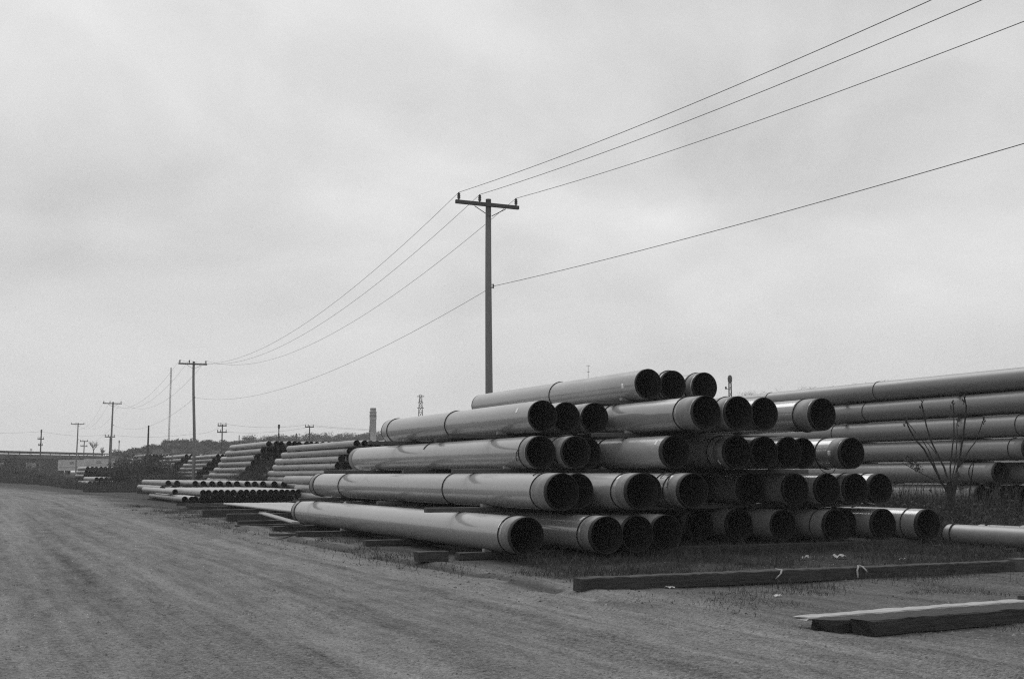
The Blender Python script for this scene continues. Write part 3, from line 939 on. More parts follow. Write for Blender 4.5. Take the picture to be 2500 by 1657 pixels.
fp['a'].z -= 0.2
fp['b'] = far_pole(206, 1075, 280, 'double-armed distant pole next to the fourth utility pole', ((.2, 1.9), (1.35, 1.6)), .13)
fp['c'] = far_pole(269, 1064, 220, 'single-armed distant pole just beside the third utility pole', ((.15, 1.9),), .12)
fp['d'] = far_pole(363, 1038, 130, 'bare armless pole behind the big bush', (), .11)
fp['e'] = far_pole(543, 1035, 185, 'double-armed distant pole between the two stepped stacks', ((.25, 1.4), (1.25, 1.5)), .11)
fp['f'] = far_pole(681, 1042, 190, 'distant lamp post over the tallest stepped stack', (), .10, 'head')
fp['g'] = far_pole(756, 1039, 200, 'single-armed distant pole nearer the chimney', ((.2, 1.5),), .11)
fp['h'] = far_pole(584, 1062, 260, 'short distant post over the tallest stepped stack', (), .12)
fp['i'] = far_pole(724, 1057, 260, 'short distant post between the lamp post and the chimney', (), .12)
fp['j'] = far_pole(291, 1078, 320, 'slim distant lamp post between third pole and hill', (), .12, 'head')
fp['k'] = far_pole(903, 1040, 300, 'slim dark post standing against the chimney', (), .14)
fp['l'] = far_pole(1436, 891, 200, 'very tall slim pole showing above the top pipe of the near stack', ((.1, .7), (1.15, .5)), .035, 'faint')
def far_wire(pts, sag, label, r=.014):
    mb = MB()
    for a, b in zip(pts[:-1], pts[1:]):
        q = []
        for i in range(13):
            f = i / 12; p = a.lerp(b, f); p.z -= sag * 4 * f * (1 - f); q.append(p)
        mb.tube(q, r, 4, cap=False)
    tag(link('far_wire', mb.mesh('far_wire'), M['wire']), label, 'power line', 'distant wires')
far_wire([at(-160, 1048, 240), fp['a'] + Vector((0, 0, .2)), fp['c'] + Vector((0, 0, .25)), at(480, 1058, 200), fp['e'] + Vector((.5, 0, .2))], .5, 'thin distant wire joining the bridge pole to the hill pole')
far_wire([fp['e'] + Vector((-.5, 0, .2)), fp['g'] + Vector((-.5, 0, .2)), at(1100, 1044, 230)], .6, 'upper distant wire running past the chimney')
far_wire([fp['e'] + Vector((.5, 0, -1.2)), fp['g'] + Vector((.5, 0, -.1)), at(1100, 1048, 230)], .5, 'lower distant wire running past the chimney')

def lattice(name, base, H, w0, w1, n, mr, label, cat, mname='metal', arms=()):
    e = link(name, None, loc=base)
    tag(e, label, cat)
    for sx in (-1, 1):
        for sy in (-1, 1):
            link('leg', MB().tube([(sx * w0 / 2, sy * w0 / 2, 0), (sx * w1 / 2, sy * w1 / 2, H)], mr, 5).mesh('leg'), M[mname], parent=e)
    mb = MB()
    for i in range(n):
        f0, f1 = i / n, (i + 1) / n
        a, b = w0 + (w1 - w0) * f0, w0 + (w1 - w0) * f1
        for (p, q) in (((-1, -1), (1, -1)), ((1, -1), (1, 1)), ((1, 1), (-1, 1)), ((-1, 1), (-1, -1))):
            mb.tube([(p[0] * a / 2, p[1] * a / 2, H * f0), (q[0] * b / 2, q[1] * b / 2, H * f1)], mr * .6, 4)
            mb.tube([(q[0] * a / 2, q[1] * a / 2, H * f0), (p[0] * b / 2, p[1] * b / 2, H * f1)], mr * .6, 4)
            mb.tube([(p[0] * b / 2, p[1] * b / 2, H * f1), (q[0] * b / 2, q[1] * b / 2, H * f1)], mr * .6, 4)
    link('bracing', mb.mesh('bracing'), M[mname], parent=e)
    for (z, wd) in arms:
        a = MB(); a.tube([(-wd / 2, 0, z), (wd / 2, 0, z)], mr * 1.2, 4); a.tube([(-wd / 2, 0, z), (0, 0, z + .8)], mr * .6, 4); a.tube([(wd / 2, 0, z), (0, 0, z + .8)], mr * .6, 4)
        link('arm', a.mesh('arm'), M[mname], parent=e)
    return e
p = at(418, 897, 480)
lattice('radio_mast', (p.x, p.y, 0), p.z, .5, .42, 46, .035, 'tall thin radio mast rising from the flat-topped hill', 'mast', 'mast')
p = at(1027, 965, 430)
lattice('lattice_tower', (p.x, p.y, 2), p.z - 2, 3.4, .8, 14, .09, 'steel lattice tower with crossarms standing between chimney and pole', 'tower', 'arm', arms=((p.z - 2.4, 2.6), (p.z - 4.6, 2.0), (p.z - 6.6, 2.4)))
p = at(1782, 925, 150)
e = lattice('floodlight_mast', (p.x, p.y, 1), p.z - 1, .5, .3, 16, .035, 'small dark floodlight mast beyond the near stack', 'mast', 'arm')
hd = MB().tube([(0, 0, -.5), (0, 0, -.3), (0, 0, .1), (0, 0, .35), (0, 0, .5)], [.12, .26, .3, .24, .1], 10)
link('lamp_cluster', hd.mesh('lamp_cluster'), M['arm'], parent=e, loc=(0, 0, p.z - 1))
hd = MB().tube([(-.2, 0, -1.3), (-.5, 0, -1.2)], .04, 5); hd.tube([(-.5, 0, -1.3), (-.56, 0, -.95)], [.13, .1], 8)
link('side_lamp', hd.mesh('side_lamp'), M['arm'], parent=e, loc=(0, 0, p.z - 1))

p = at(911, 996, 330)
e = link('chimney', None, loc=(p.x, p.y, 1))
tag(e, 'pale concrete chimney with a darker head on the skyline', 'chimney')
H = p.z - 1
link('shaft', MB().tube([(0, 0, 0), (0, 0, H * .3), (0, 0, H - 3.2)], [1.08, 1.0, .9], 24, cap=True).mesh('shaft'), M['chimney'], parent=e)
for k, (z0, z1, r0) in enumerate(((H - 3.2, H - 1.9, .97), (H - 1.9, H - 1.3, .93), (H - 1.3, H - 1.0, .99), (H - 1.0, H, .82))):
    link('head_ring', MB().tube([(0, 0, z0), (0, 0, z1)], r0, 24).mesh('head_ring'), M['board'], parent=e)
for k, z0 in enumerate((H * .5, H * .66)):
    link('hoop', MB().tube([(0, 0, z0), (0, 0, z0 + .18)], 1.0 - .03 * k, 24).mesh('hoop'), M['board'], parent=e)

# ------------------------------------------------------------------ overpass at the far left
PA, PB = at(-260, 1097, 235), at(300, 1110, 330)
def along(f, dz=0.0, off=0.0):
    q = PA.lerp(PB, f); q.z += dz
    n = (PB - PA); n.z = 0; n.normalize()
    return q + Vector((-n.y, n.x, 0)) * off
br = link('overpass', None, loc=(0, 0, 0))
tag(br, 'long highway overpass on piers crossing beyond the road', 'bridge')
def prism(f0, f1, o0, o1, z0, z1, n=14):
    mb = MB()
    for i in range(n + 1):
        f = f0 + (f1 - f0) * i / n
        for (o, z) in ((o0, z0), (o1, z0), (o1, z1), (o0, z1)):
            mb.v.append(tuple(along(f, z, o)))
    for i in range(n):
        for k in range(4):
            k2 = (k + 1) % 4
            mb.face([i * 4 + k, i * 4 + k2, (i + 1) * 4 + k2, (i + 1) * 4 + k])
    mb.face([3, 2, 1, 0]); mb.face([n * 4 + k for k in range(4)])
    return mb
link('deck', prism(0, 1, -6, 6, -1.5, -.9).mesh('deck'), M['concrete'], parent=br)
for o_ in (-5.2, 0, 5.2):
    link('girder', prism(0, 1, o_ - .35, o_ + .35, -2.35, -1.502).mesh('girder'), M['steel_dark'], parent=br)
link('parapet', prism(0, 1, -5.98, -5.7, -.898, -.52).mesh('parapet'), M['concrete'], parent=br)
for o_ in (-5.84, 5.84):
    link('rail', prism(0, 1, o_ - .1, o_ + .1, -.10, .18).mesh('rail'), M['steel_dark'], parent=br)
for i in range(23):
    f = i / 22
    a = along(f, 0, -5.84)
    link('rail_post', MB().box(-.07, .07, -.07, .07, -.519, -.101).mesh('rail_post'), M['steel_dark'], parent=br, loc=a)
for f in (.12, .34, .56, .78, .96):
    for o_ in (-4.5, 0, 4.5):
        a = along(f, -2.352, o_)
        link('pier', MB().tube([(0, 0, -a.z), (0, 0, 0)], .75, 12).mesh('pier'), M['concrete'], parent=br, loc=a)
# an overhead sign frame on the bridge
fs = min((i / 200 for i in range(201)), key=lambda f: abs(1250 + FPX * along(f, 0, -5.4).x / (along(f, 0, -5.4).y * CP) - 74))
a = along(fs, 0, -5.4)
sg = link('sign_frame', None, loc=a)
tag(sg, 'small square sign frame standing up from the overpass rail', 'sign')
for s_ in (-.18, .18): link('post', MB().box(s_ - .03, s_ + .03, -.03, .03, -.9, .5).mesh('post'), M['metal'], parent=sg)
link('sign_panel', MB().box(-.24, .24, -.04, .04, .501, .72).mesh('sign_panel'), M['metal'], parent=sg)

def container(x0, x1, ytop, ybot, d, label):
    a, b = at(x0, ytop, d), at(x1, ytop, d)
    zb = at(x0, ybot, d).z
    L = (b - a).length; H = a.z - zb
    e = link('shipping_container', None, loc=(a.x, a.y, zb), rotz=0)
    tag(e, label, 'container', 'white containers by the overpass')
    link('shell', MB().box(0, L, 0, 2.4, 0.0, H).mesh('shell'), M['white_box'], parent=e)
    mb = MB(); n = int(L / .3)
    for i in range(n):
        mb.box(.1 + i * .3, .22 + i * .3, -.03, -.001, .15, H - .15)
    link('corrugation', mb.mesh('corrugation'), M['white_box'], parent=e)
    for z in (0.0, H - .14): link('rail', MB().box(.01, L - .01, -.05, -.0305, z, z + .13).mesh('rail'), M['white_box'], parent=e)
    link('skirt', MB().box(.3, L - .3, -.045, -.0305, H * .28, H * .31).mesh('skirt'), M['concrete'], parent=e)
    for z in (.78, .70, .62):
        link('marking', MB().box(L * .45, L * .62, -.05, -.0305, H * z - .05, H * z + (.07 if z > .75 else .03)).mesh('marking'), M['concrete'], parent=e)
    for s in (.3, L - .6): link('foot', MB().box(s, s + .3, .2, 2.2, -1.6, -.001).mesh('foot'), M['steel_dark'], parent=e)
container(142, 205, 1122, 1148, 265, 'white container with dark marking under the overpass, beside the fourth pole')
container(206, 272, 1120, 1147, 268, 'white container with dark marking, between the fourth and third poles')
# pale low shed and a dark box standing for the dark gap under the bridge
p0, p1 = at(10, 1121, 300), at(66, 1121, 300)
e = link('low_shed', None, loc=(p0.x, p0.y, 1))
tag(e, 'pale low shed half hidden under the overpass', 'shed')
L = p1.x - p0.x
link('wall', MB().box(0, L, 0, 6, 0, p0.z - 1).mesh('wall'), M['chimney'], parent=e)
link('roof', MB().box(-.3, L + .3, -.4, 6.4, p0.z - .999, p0.z - .75).mesh('roof'), M['steel_dark'], parent=e)
for k in range(2): link('door', MB().box(.8 + k * 2.6, 2.2 + k * 2.6, -.06, -.002, 0, p0.z - 1.6).mesh('door'), M['concrete'], parent=e)
p0, p1 = at(88, 1124, 270), at(140, 1124, 270)
e = link('dark_gap_box', None, loc=(p0.x, p0.y, 1.1))  # solid dark box put where only a dark gap shows under the bridge
tag(e, 'dark box in place of the dark gap under the overpass beside the white containers', 'dark gap')
L = p1.x - p0.x
link('shell', MB().box(0, L, 0, 2.4, .6, p0.z - 1.1).mesh('shell'), M['steel_dark'], parent=e)
for s in (.15, .8):
    link('wheel', MB().tube([(L * s, .1, .45), (L * s, .4, .45)], .5, 14).mesh('wheel'), M['rope'], parent=e)  # discs below the box that stands for the dark gap

# ------------------------------------------------------------------ hills
def ridge(name, prof, depth, back, front):
    xsp = np.array([q[0] for q in prof], float); ysp = np.array([q[1] for q in prof], float); dsp = np.array([q[2] for q in prof], float)
    cx = np.linspace(xsp[0], xsp[-1], 160)
    tops = []
    for x in cx:
        y = np.interp(x, xsp, ysp); d = np.interp(x, xsp, dsp)
        tops.append(at(x, y, d))
    rows = []
    mb = MB()
    K = 14
    for t in tops:
        dirv = Vector((t.x, t.y, 0)).normalized()
        for k in range(K):
            f = k / (K - 1)
            if f < .6:
                g = f / .6
                p = t - dirv * front * (1 - g); z = -2 + (t.z + 2) * (g ** .8) * 1.0
            else:
                g = (f - .6) / .4
                p = t + dirv * back * g; z = t.z - g * g * (t.z * .6)
            nn = 0.8 * (float(vnoise(p.x * .06, p.y * .06)) - .5) * (2.0 if 0 < f < .55 else .5)
            mb.v.append((p.x, p.y, z + nn))
    n = len(tops)
    for i in range(n - 1):
        for k in range(K - 1):
            mb.face([i * K + k, (i + 1) * K + k, (i + 1) * K + k + 1, i * K + k + 1], 0, True)
    o = link(name, mb.mesh(name), M['hill'])
    tag(o, kind='structure')
    return tops
PROF_A = [(225, 1120, 300), (262, 1112, 310), (290, 1109, 320), (340, 1102, 335), (380, 1094, 345), (400, 1082, 350), (412, 1076, 352), (470, 1076, 360), (600, 1079, 380), (700, 1074, 420), (800, 1072, 450), (880, 1068, 470), (1000, 1068, 480), (1200, 1060, 500)]
tops_a = ridge('hill', PROF_A, 0, 140, 90)
PROF_B = [(1100, 1080, 560), (1400, 1035, 600), (1700, 986, 640), (1770, 973, 650), (1850, 962, 655), (2040, 950, 660), (2300, 925, 670), (2700, 905, 690)]
tops_b = ridge('hill', PROF_B, 0, 200, 260)

def leaf_cloud(n, cx, cy, cz, rx, ry, rz, size, r, hollow=.35):
    d = r.normal(size=(n, 3)); d /= np.linalg.norm(d, axis=1)[:, None]
    rad = (hollow + (1 - hollow) * r.random(n) ** .6)[:, None]
    c = d * rad * np.array([rx, ry, rz]) + np.array([cx, cy, cz])
    a = r.normal(size=(n, 3)) * size; b = r.normal(size=(n, 3)) * size
    return np.stack([c - a * .5 - b * .3, c + a * .5 - b * .3, c + b * .6], 1).reshape(-1, 3)
def tri_mesh(name, P):
    me = bpy.data.meshes.new(name)
    P = np.asarray(P, np.float32); n = len(P) // 3
    me.vertices.add(len(P)); me.vertices.foreach_set('co', P.ravel())
    me.loops.add(n * 3); me.loops.foreach_set('vertex_index', np.arange(n * 3, dtype=np.int32))
    me.polygons.add(n)
    me.polygons.foreach_set('loop_start', (np.arange(n) * 3).astype(np.int32))
    me.polygons.foreach_set('loop_total', np.full(n, 3, np.int32))
    me.update(calc_edges=True)
    return me
# woods on the hill reads as one mass
P = []
r_ = np.random.default_rng(5)
xa = np.linspace(225, 1200, 160)
for k in range(520):
    i = int(r_.integers(8, 159))
    x = xa[i]; t = tops_a[i]
    onflat = 395 < x < 610
    dirv = np.array([t.x, t.y]); dirv = dirv / np.linalg.norm(dirv)
    s = r_.random() ** 1.5 * 80 if k % 3 else r_.random() * 12
    if onflat and s < 8:
        s = 8 + r_.random() * 74
    if x < 300 and k % 2: continue
    g = 1 - s / 90
    zb = -2 + (t.z + 2) * max(g, 0.02) ** .8
    px_, py_ = t.x - dirv[0] * s, t.y - dirv[1] * s
    sc = (1.0 if x > 600 else .55) * (.6 + .7 * r_.random())
    h = 1.9 * sc
    P.append(leaf_cloud(210, px_, py_, zb + h * .55, 2.4 * sc, 2.4 * sc, h * .85, .24, r_, .15))
for k in range(120):
    i = int(r_.integers(0, 159)); t = tops_b[i]
    dirv = np.array([t.x, t.y]); dirv = dirv / np.linalg.norm(dirv)
    s = r_.random() * 30
    sc = .6 + .8 * r_.random()
    P.append(leaf_cloud(90, t.x - dirv[0] * s, t.y - dirv[1] * s, t.z - s * .12 + 1.2 * sc, 2.6 * sc, 2.6 * sc, 1.9 * sc, .2, r_, .2))
tag(link('far_woods', tri_mesh('far_woods', np.concatenate(P)), M['woods']), 'distant woods covering the hills on the skyline', 'woods', kind='stuff')
# rough brush on the bank of the flat-topped hill and between bridge and hill
# ------------------------------------------------------------------ bare far trees
def branchy(seed, H, spread, levels=4, r0=.2):
    r = random.Random(seed)
    trunk, twigs = MB(), MB()
    def grow(p, d, L, rad, lev):
        n = 3
        pts = [p]; q = p.copy(); dd = d.copy()
        for i in range(n):
            dd = (dd + Vector((r.uniform(-.15, .15), r.uniform(-.15, .15), r.uniform(0, .12)))).normalized()
            q = q + dd * (L / n); pts.append(q.copy())
        (trunk if lev <= 1 else twigs).tube(pts, [rad * (1 - .45 * i / n) for i in range(n + 1)], 5 if lev < 2 else 3, cap=False)
        if lev >= levels: return
        for k in range(4 if lev else 6):
            f = r.uniform(.35, 1.0)
            b = pts[min(n, int(f * n + .5))]
            ang = r.uniform(0, 6.283)
            nd = (dd + Vector((math.cos(ang), math.sin(ang), r.uniform(-.1, .5))) * spread).normalized()
            grow(b.copy(), nd, L * r.uniform(.5, .72), rad * .5, lev + 1)
    grow(Vector((0, 0, 0)), Vector((0, 0, 1)), H * .42, r0, 0)
    return trunk, twigs
def far_tree(x, ybase, ytop, d, seed, label):
    a, b = at(x, ybase, d), at(x, ytop, d)
    e = link('bare_tree', None, loc=a)
    tag(e, label, 'tree', 'bare trees behind the overpass')
    t, c = branchy(seed, b.z - a.z, .75, 4, .22)
    link('trunk', t.mesh('trunk'), M['twig'], parent=e)
    link('crown', c.mesh('crown'), M['twig'], parent=e)
far_tree(228, 1112, 1068, 380, 3, 'larger bare tree behind the overpass')
far_tree(249, 1112, 1083, 385, 8, 'smaller bare tree behind the overpass, beside the third pole')

# ------------------------------------------------------------------ brush and bushes
def bush_parts(seed, H, Wd, leaves=900, stems=26, leaf=.09):
    r = random.Random(seed); rr = np.random.default_rng(seed)
    st = MB(); tips = []
    for k in range(stems):
        a = r.uniform(0, 6.283); s = r.uniform(0, .25) * Wd
        p = Vector((math.cos(a) * s, math.sin(a) * s, -.05))
        lean = r.uniform(.05, .55)
        d = Vector((math.cos(a) * lean, math.sin(a) * lean, 1)).normalized()
        L = H * r.uniform(.55, 1.08)
        pts = [p]
        for i in range(4):
            d = (d + Vector((r.uniform(-.18, .18), r.uniform(-.18, .18), 0))).normalized()
            pts.append(pts[-1] + d * (L / 4))
        st.tube(pts, [.009 * (1 - .2 * i) for i in range(5)], 3, cap=False)
        for i in (1, 2, 3, 3, 4, 4):
            b = pts[i]; ang = r.uniform(0, 6.283)
            e_ = b + Vector((math.cos(ang) * .35, math.sin(ang) * .35, r.uniform(.1, .5))) * (Wd * .28)
            st.tube([b, b.lerp(e_, .5) + Vector((0, 0, .03)), e_], [.005, .004, .002], 3, cap=False)
            tips += [b, b.lerp(e_, .5), e_]
    T = np.array([tuple(t) for t in tips])
    idx = rr.integers(0, len(T), leaves)
    c = T[idx] + rr.normal(size=(leaves, 3)) * np.array([Wd * .07, Wd * .07, H * .06])
    c[:, 2] = np.maximum(c[:, 2], .03)
    a = rr.normal(size=(leaves, 3)) * leaf; b = rr.normal(size=(leaves, 3)) * leaf
    tri = np.stack([c - a * .5, c + a * .5, c + b], 1).reshape(-1, 3)
    return st.mesh('stems'), tri_mesh('foliage', tri)
protos = [bush_parts(s, 1.0, 1.2, lv, sm, lf) for s, lv, sm, lf in ((1, 9000, 60, .02), (2, 7500, 66, .021), (3, 4200, 80, .018), (4, 8000, 54, .022))]
for s_, f_ in protos:
    s_.materials.append(M['twig']); f_.materials.append(M['leaf'])
def bush(x, d, H, Wd, label, k=None, yb=None, v=None, u=None):
    if u is not None:
        p = W(u, v)
    else:
        p = at(x, 1160, d)
    z = gz(p.x, p.y) - .05
    s_, f_ = protos[random.randrange(4) if k is None else k]
    e = link('bush', None, loc=(p.x, p.y, z), rotz=random.uniform(0, 6.28), scale=(Wd / 1.2, Wd / 1.2, H))
    tag(e, label, 'bush', 'bushes in the yard')
    link('stems', s_, parent=e); link('foliage', f_, parent=e)
bush(345, 117, 3.2, 5.4, 'big bush, tallest of the clump before the far stacks', 0)
bush(308, 114, 2.5, 4.2, 'bush on the road side of the big bush', 1)
bush(388, 118, 2.5, 4.4, 'bush on the yard side of the big bush', 3)
bush(425, 113, 1.7, 3.4, 'lower bush between the big bush and second pole', 1)
bush(455, 108, 1.3, 2.6, 'low bush at the foot of the second pole, road side', 2)
bush(490, 107, 1.2, 2.4, 'low bush at the foot of the second pole, yard side', 2)
bush(365, 109, 1.5, 4.0, 'low bush in front of the big bush', 3)
bush(5, 185, 2.9, 7.0, 'tall bush at the picture\'s edge under the overpass', 0)
bush(45, 180, 2.1, 6.5, 'dark bush beside the road bend, second from the picture\'s edge', 3)
bush(80, 178, 1.8, 6.0, 'dark bush beside the road bend, third from the picture\'s edge', 1)
bush(20, 172, 1.8, 5.0, 'low bush at the road bend in front of the tall edge bush', 1)
bush(110, 185, 1.7, 4.5, 'scrubby bush before the dark gap under the overpass', 2)
bush(28, 200, 3.9, 3.0, 'thin taller shrub rising against the overpass', 2)
bush(140, 180, 1.3, 4.5, 'scrubby bush before the white containers', 2)
bush(175, 175, 1.2, 4.5, 'scrubby bush at the foot of the fourth pole', 1)
bush(0, 0, 2.5, 2.4, 'scraggly bush between the tallest stepped stack and chimney stack', 2, u=78.0, v=18.3)
bush(0, 0, 1.8, 2.2, 'smaller scraggly bush before the tallest stepped stack', 2, u=81.5, v=17.6)
bush(0, 0, 1.4, 1.8, 'low bush at the far end of the chimney stack', 1, u=78.4, v=17.2)
bush(0, 0, 1.1, 2.0, 'low bush at the mouths of the tallest stepped stack', 1, u=86.5, v=17.2)
bush(540, 104, 1.3, 2.4, 'low bush between the two stepped stacks', 3)
bush(565, 100, 1.0, 2.4, 'second low bush between the two stepped stacks', 1)

# blades and stalks built as one uncountable mass each
def blades(base, h, lean, wd, r, seg=2):
    """base n x 3, h n; bent ribbons"""
    n = len(base)
    ang = r.random(n) * 6.283
    side = np.stack([np.cos(ang), np.sin(ang), np.zeros(n)], 1) * (wd[:, None] * .5)
    la = r.random(n) * 6.283
    off = np.stack([np.cos(la), np.sin(la), np.zeros(n)], 1) * (lean * h)[:, None]
    mid = base + off * .35; mid[:, 2] += h * .55
    tip = base + off; tip[:, 2] += h * (1 - .3 * lean)
    t1 = np.stack([base - side, base + side, mid + side * .7], 1)
    t2 = np.stack([base - side, mid + side * .7, mid - side * .7], 1)
    t3 = np.stack([mid - side * .7, mid + side * .7, tip], 1)
    return np.concatenate([t1, t2, t3]).reshape(-1, 3)
def scatter_uv(n, u0, u1, v0, v1, r, dens=None):
    u = u0 + (u1 - u0) * r.random(n); v = v0 + (v1 - v0) * r.random(n)
    if dens is not None:
        k = dens(u, v) > r.random(n)
        u, v = u[k], v[k]
    X = u * UX + v * VX; Y = u * UY + v * VY
    return np.stack([X, Y, ground_z(X, Y) - .01], 1)
r_ = np.random.default_rng(21)
# lane between the two big stacks: tall dry weeds
B = scatter_uv(26000, 16.5, 40, 19.2, 26.4, r_, lambda u, v: np.clip(.15 + 1.3 * (vnoise(u * .5, v * .5) - .25), 0, 1) * np.clip((u - 16.5) / 4, .15, 1))
h = (.2 + .8 * r_.random(len(B)) ** 2.0)
P1 = blades(B, h, .25 + .5 * r_.random(len(B)), .008 + .012 * r_.random(len(B)), r_)
n = 17000
k = r_.integers(0, len(B), n)
c = B[k] + np.stack([r_.normal(size=n) * .14, r_.normal(size=n) * .14, h[k] * (.15 + .85 * r_.random(n))], 1)
a = r_.normal(size=(n, 3)) * .028; b = r_.normal(size=(n, 3)) * .035
P2 = np.stack([c - a, c + a, c + b], 1).reshape(-1, 3)
B = scatter_uv(1500, 20, 36, 22.5, 26.3, r_, lambda u, v: np.clip((vnoise(u * .7, v * .7) - .3) * 2, 0, 1))
P3 = blades(B, .9 + .6 * r_.random(len(B)), .12 + .3 * r_.random(len(B)), .012 + .01 * r_.random(len(B)), r_)
tag(link('lane_weeds', tri_mesh('lane_weeds', np.concatenate([P1, P2, P3])), M['weed']), 'tangle of tall dry weeds between the two big stacks', 'weeds', kind='stuff')
# short grass round the beams and under the stack mouths
def gd(u, v):
    k = np.clip((vnoise(u * .7 + 3, v * .7) - .33) * 3.0, .05, 1) * np.clip((vnoise(u * 2.3 + 3, v * 2.3) - .2) * 1.6, 0, 1)
    return k * np.clip((u - 12.3) / 1.6, 0, 1) * np.clip((v - 6.9) / 1.5, 0, 1)
B = scatter_uv(210000, 12.3, 22.5, 7.0, 22, r_, gd)
P1 = blades(B, .03 + .19 * r_.random(len(B)) ** 2.2 + .2 * (r_.random(len(B)) > .992), .3 + .8 * r_.random(len(B)), .004 + .005 * r_.random(len(B)), r_)
B2 = scatter_uv(30000, 8.6, 13.0, 7.0, 15, r_, lambda u, v: np.clip((vnoise(u * 1.6 + 9, v * 1.6) - .56) * 3, 0, .8) * np.clip((v - 7.2) / 3 + .15 * (u > 10.5), 0, 1))
P2 = blades(B2, .02 + .08 * r_.random(len(B2)) ** 1.5, .8 + .4 * r_.random(len(B2)), .004 + .004 * r_.random(len(B2)), r_)
B3 = scatter_uv(52000, 15.0, 60, 6.0, 8.9, r_, lambda u, v: np.clip((vnoise(u * .9 + 1, v * 1.5) - .45) * 2, 0, 1) * np.clip((v - 6.2) / 1.4, .1, 1))
P3 = blades(B3, .03 + .15 * r_.random(len(B3)) ** 2, .5 + .6 * r_.random(len(B3)), .006 + .006 * r_.random(len(B3)), r_)
B = scatter_uv(16000, 15.6, 20.5, 8.5, 20.5, r_, lambda u, v: np.clip((vnoise(u * 1.0 + 4, v * 1.0 + 2) - .48) * 4, 0, 1))
P4 = blades(B, .1 + .28 * r_.random(len(B)) ** 2, .3 + .7 * r_.random(len(B)), .005 + .006 * r_.random(len(B)), r_)
tag(link('short_grass', tri_mesh('short_grass', np.concatenate([P1, P2, P3, P4])), M['weed']), 'thin short grass around the beams and sleepers', 'grass', kind='stuff')
# taller weeds along the far yard and the road bend
B = scatter_uv(9000, 76.8, 86, 16.6, 18.4, r_, lambda u, v: np.clip((vnoise(u * .5, v * .8) - .25) * 1.6, 0, 1))
P1 = blades(B, .4 + 1.6 * r_.random(len(B)) ** 2.0, .15 + .3 * r_.random(len(B)), .010 + .012 * r_.random(len(B)), r_)
B = scatter_uv(36000, 104, 185, -2.0, 13.5, r_, lambda u, v: np.clip((v - (11.5 - .17 * (u - 104))) / 3, 0, 1))
P2 = blades(B, .3 + .9 * r_.random(len(B)) ** 1.5, .3 + .4 * r_.random(len(B)), .03 + .03 * r_.random(len(B)), r_)
B = scatter_uv(24000, 78, 118, 13.5, 19.5, r_, lambda u, v: np.clip((vnoise(u * .3, v * .5) - .3) * 1.8, 0, 1))
P3 = blades(B, .3 + 1.0 * r_.random(len(B)) ** 1.8, .3 + .4 * r_.random(len(B)), .02 + .02 * r_.random(len(B)), r_)
B = scatter_uv(16000, 165, 215, -16, 6, r_)
P4 = blades(B, .5 + 1.5 * r_.random(len(B)) ** 1.5, .3 + .4 * r_.random(len(B)), .05 + .05 * r_.random(len(B)), r_)
tag(link('yard_weeds', tri_mesh('yard_weeds', np.concatenate([P1, P2, P3, P4])), M['leaf']), 'rough weeds among the far pipe stacks and along the road bend', 'weeds', kind='stuff')

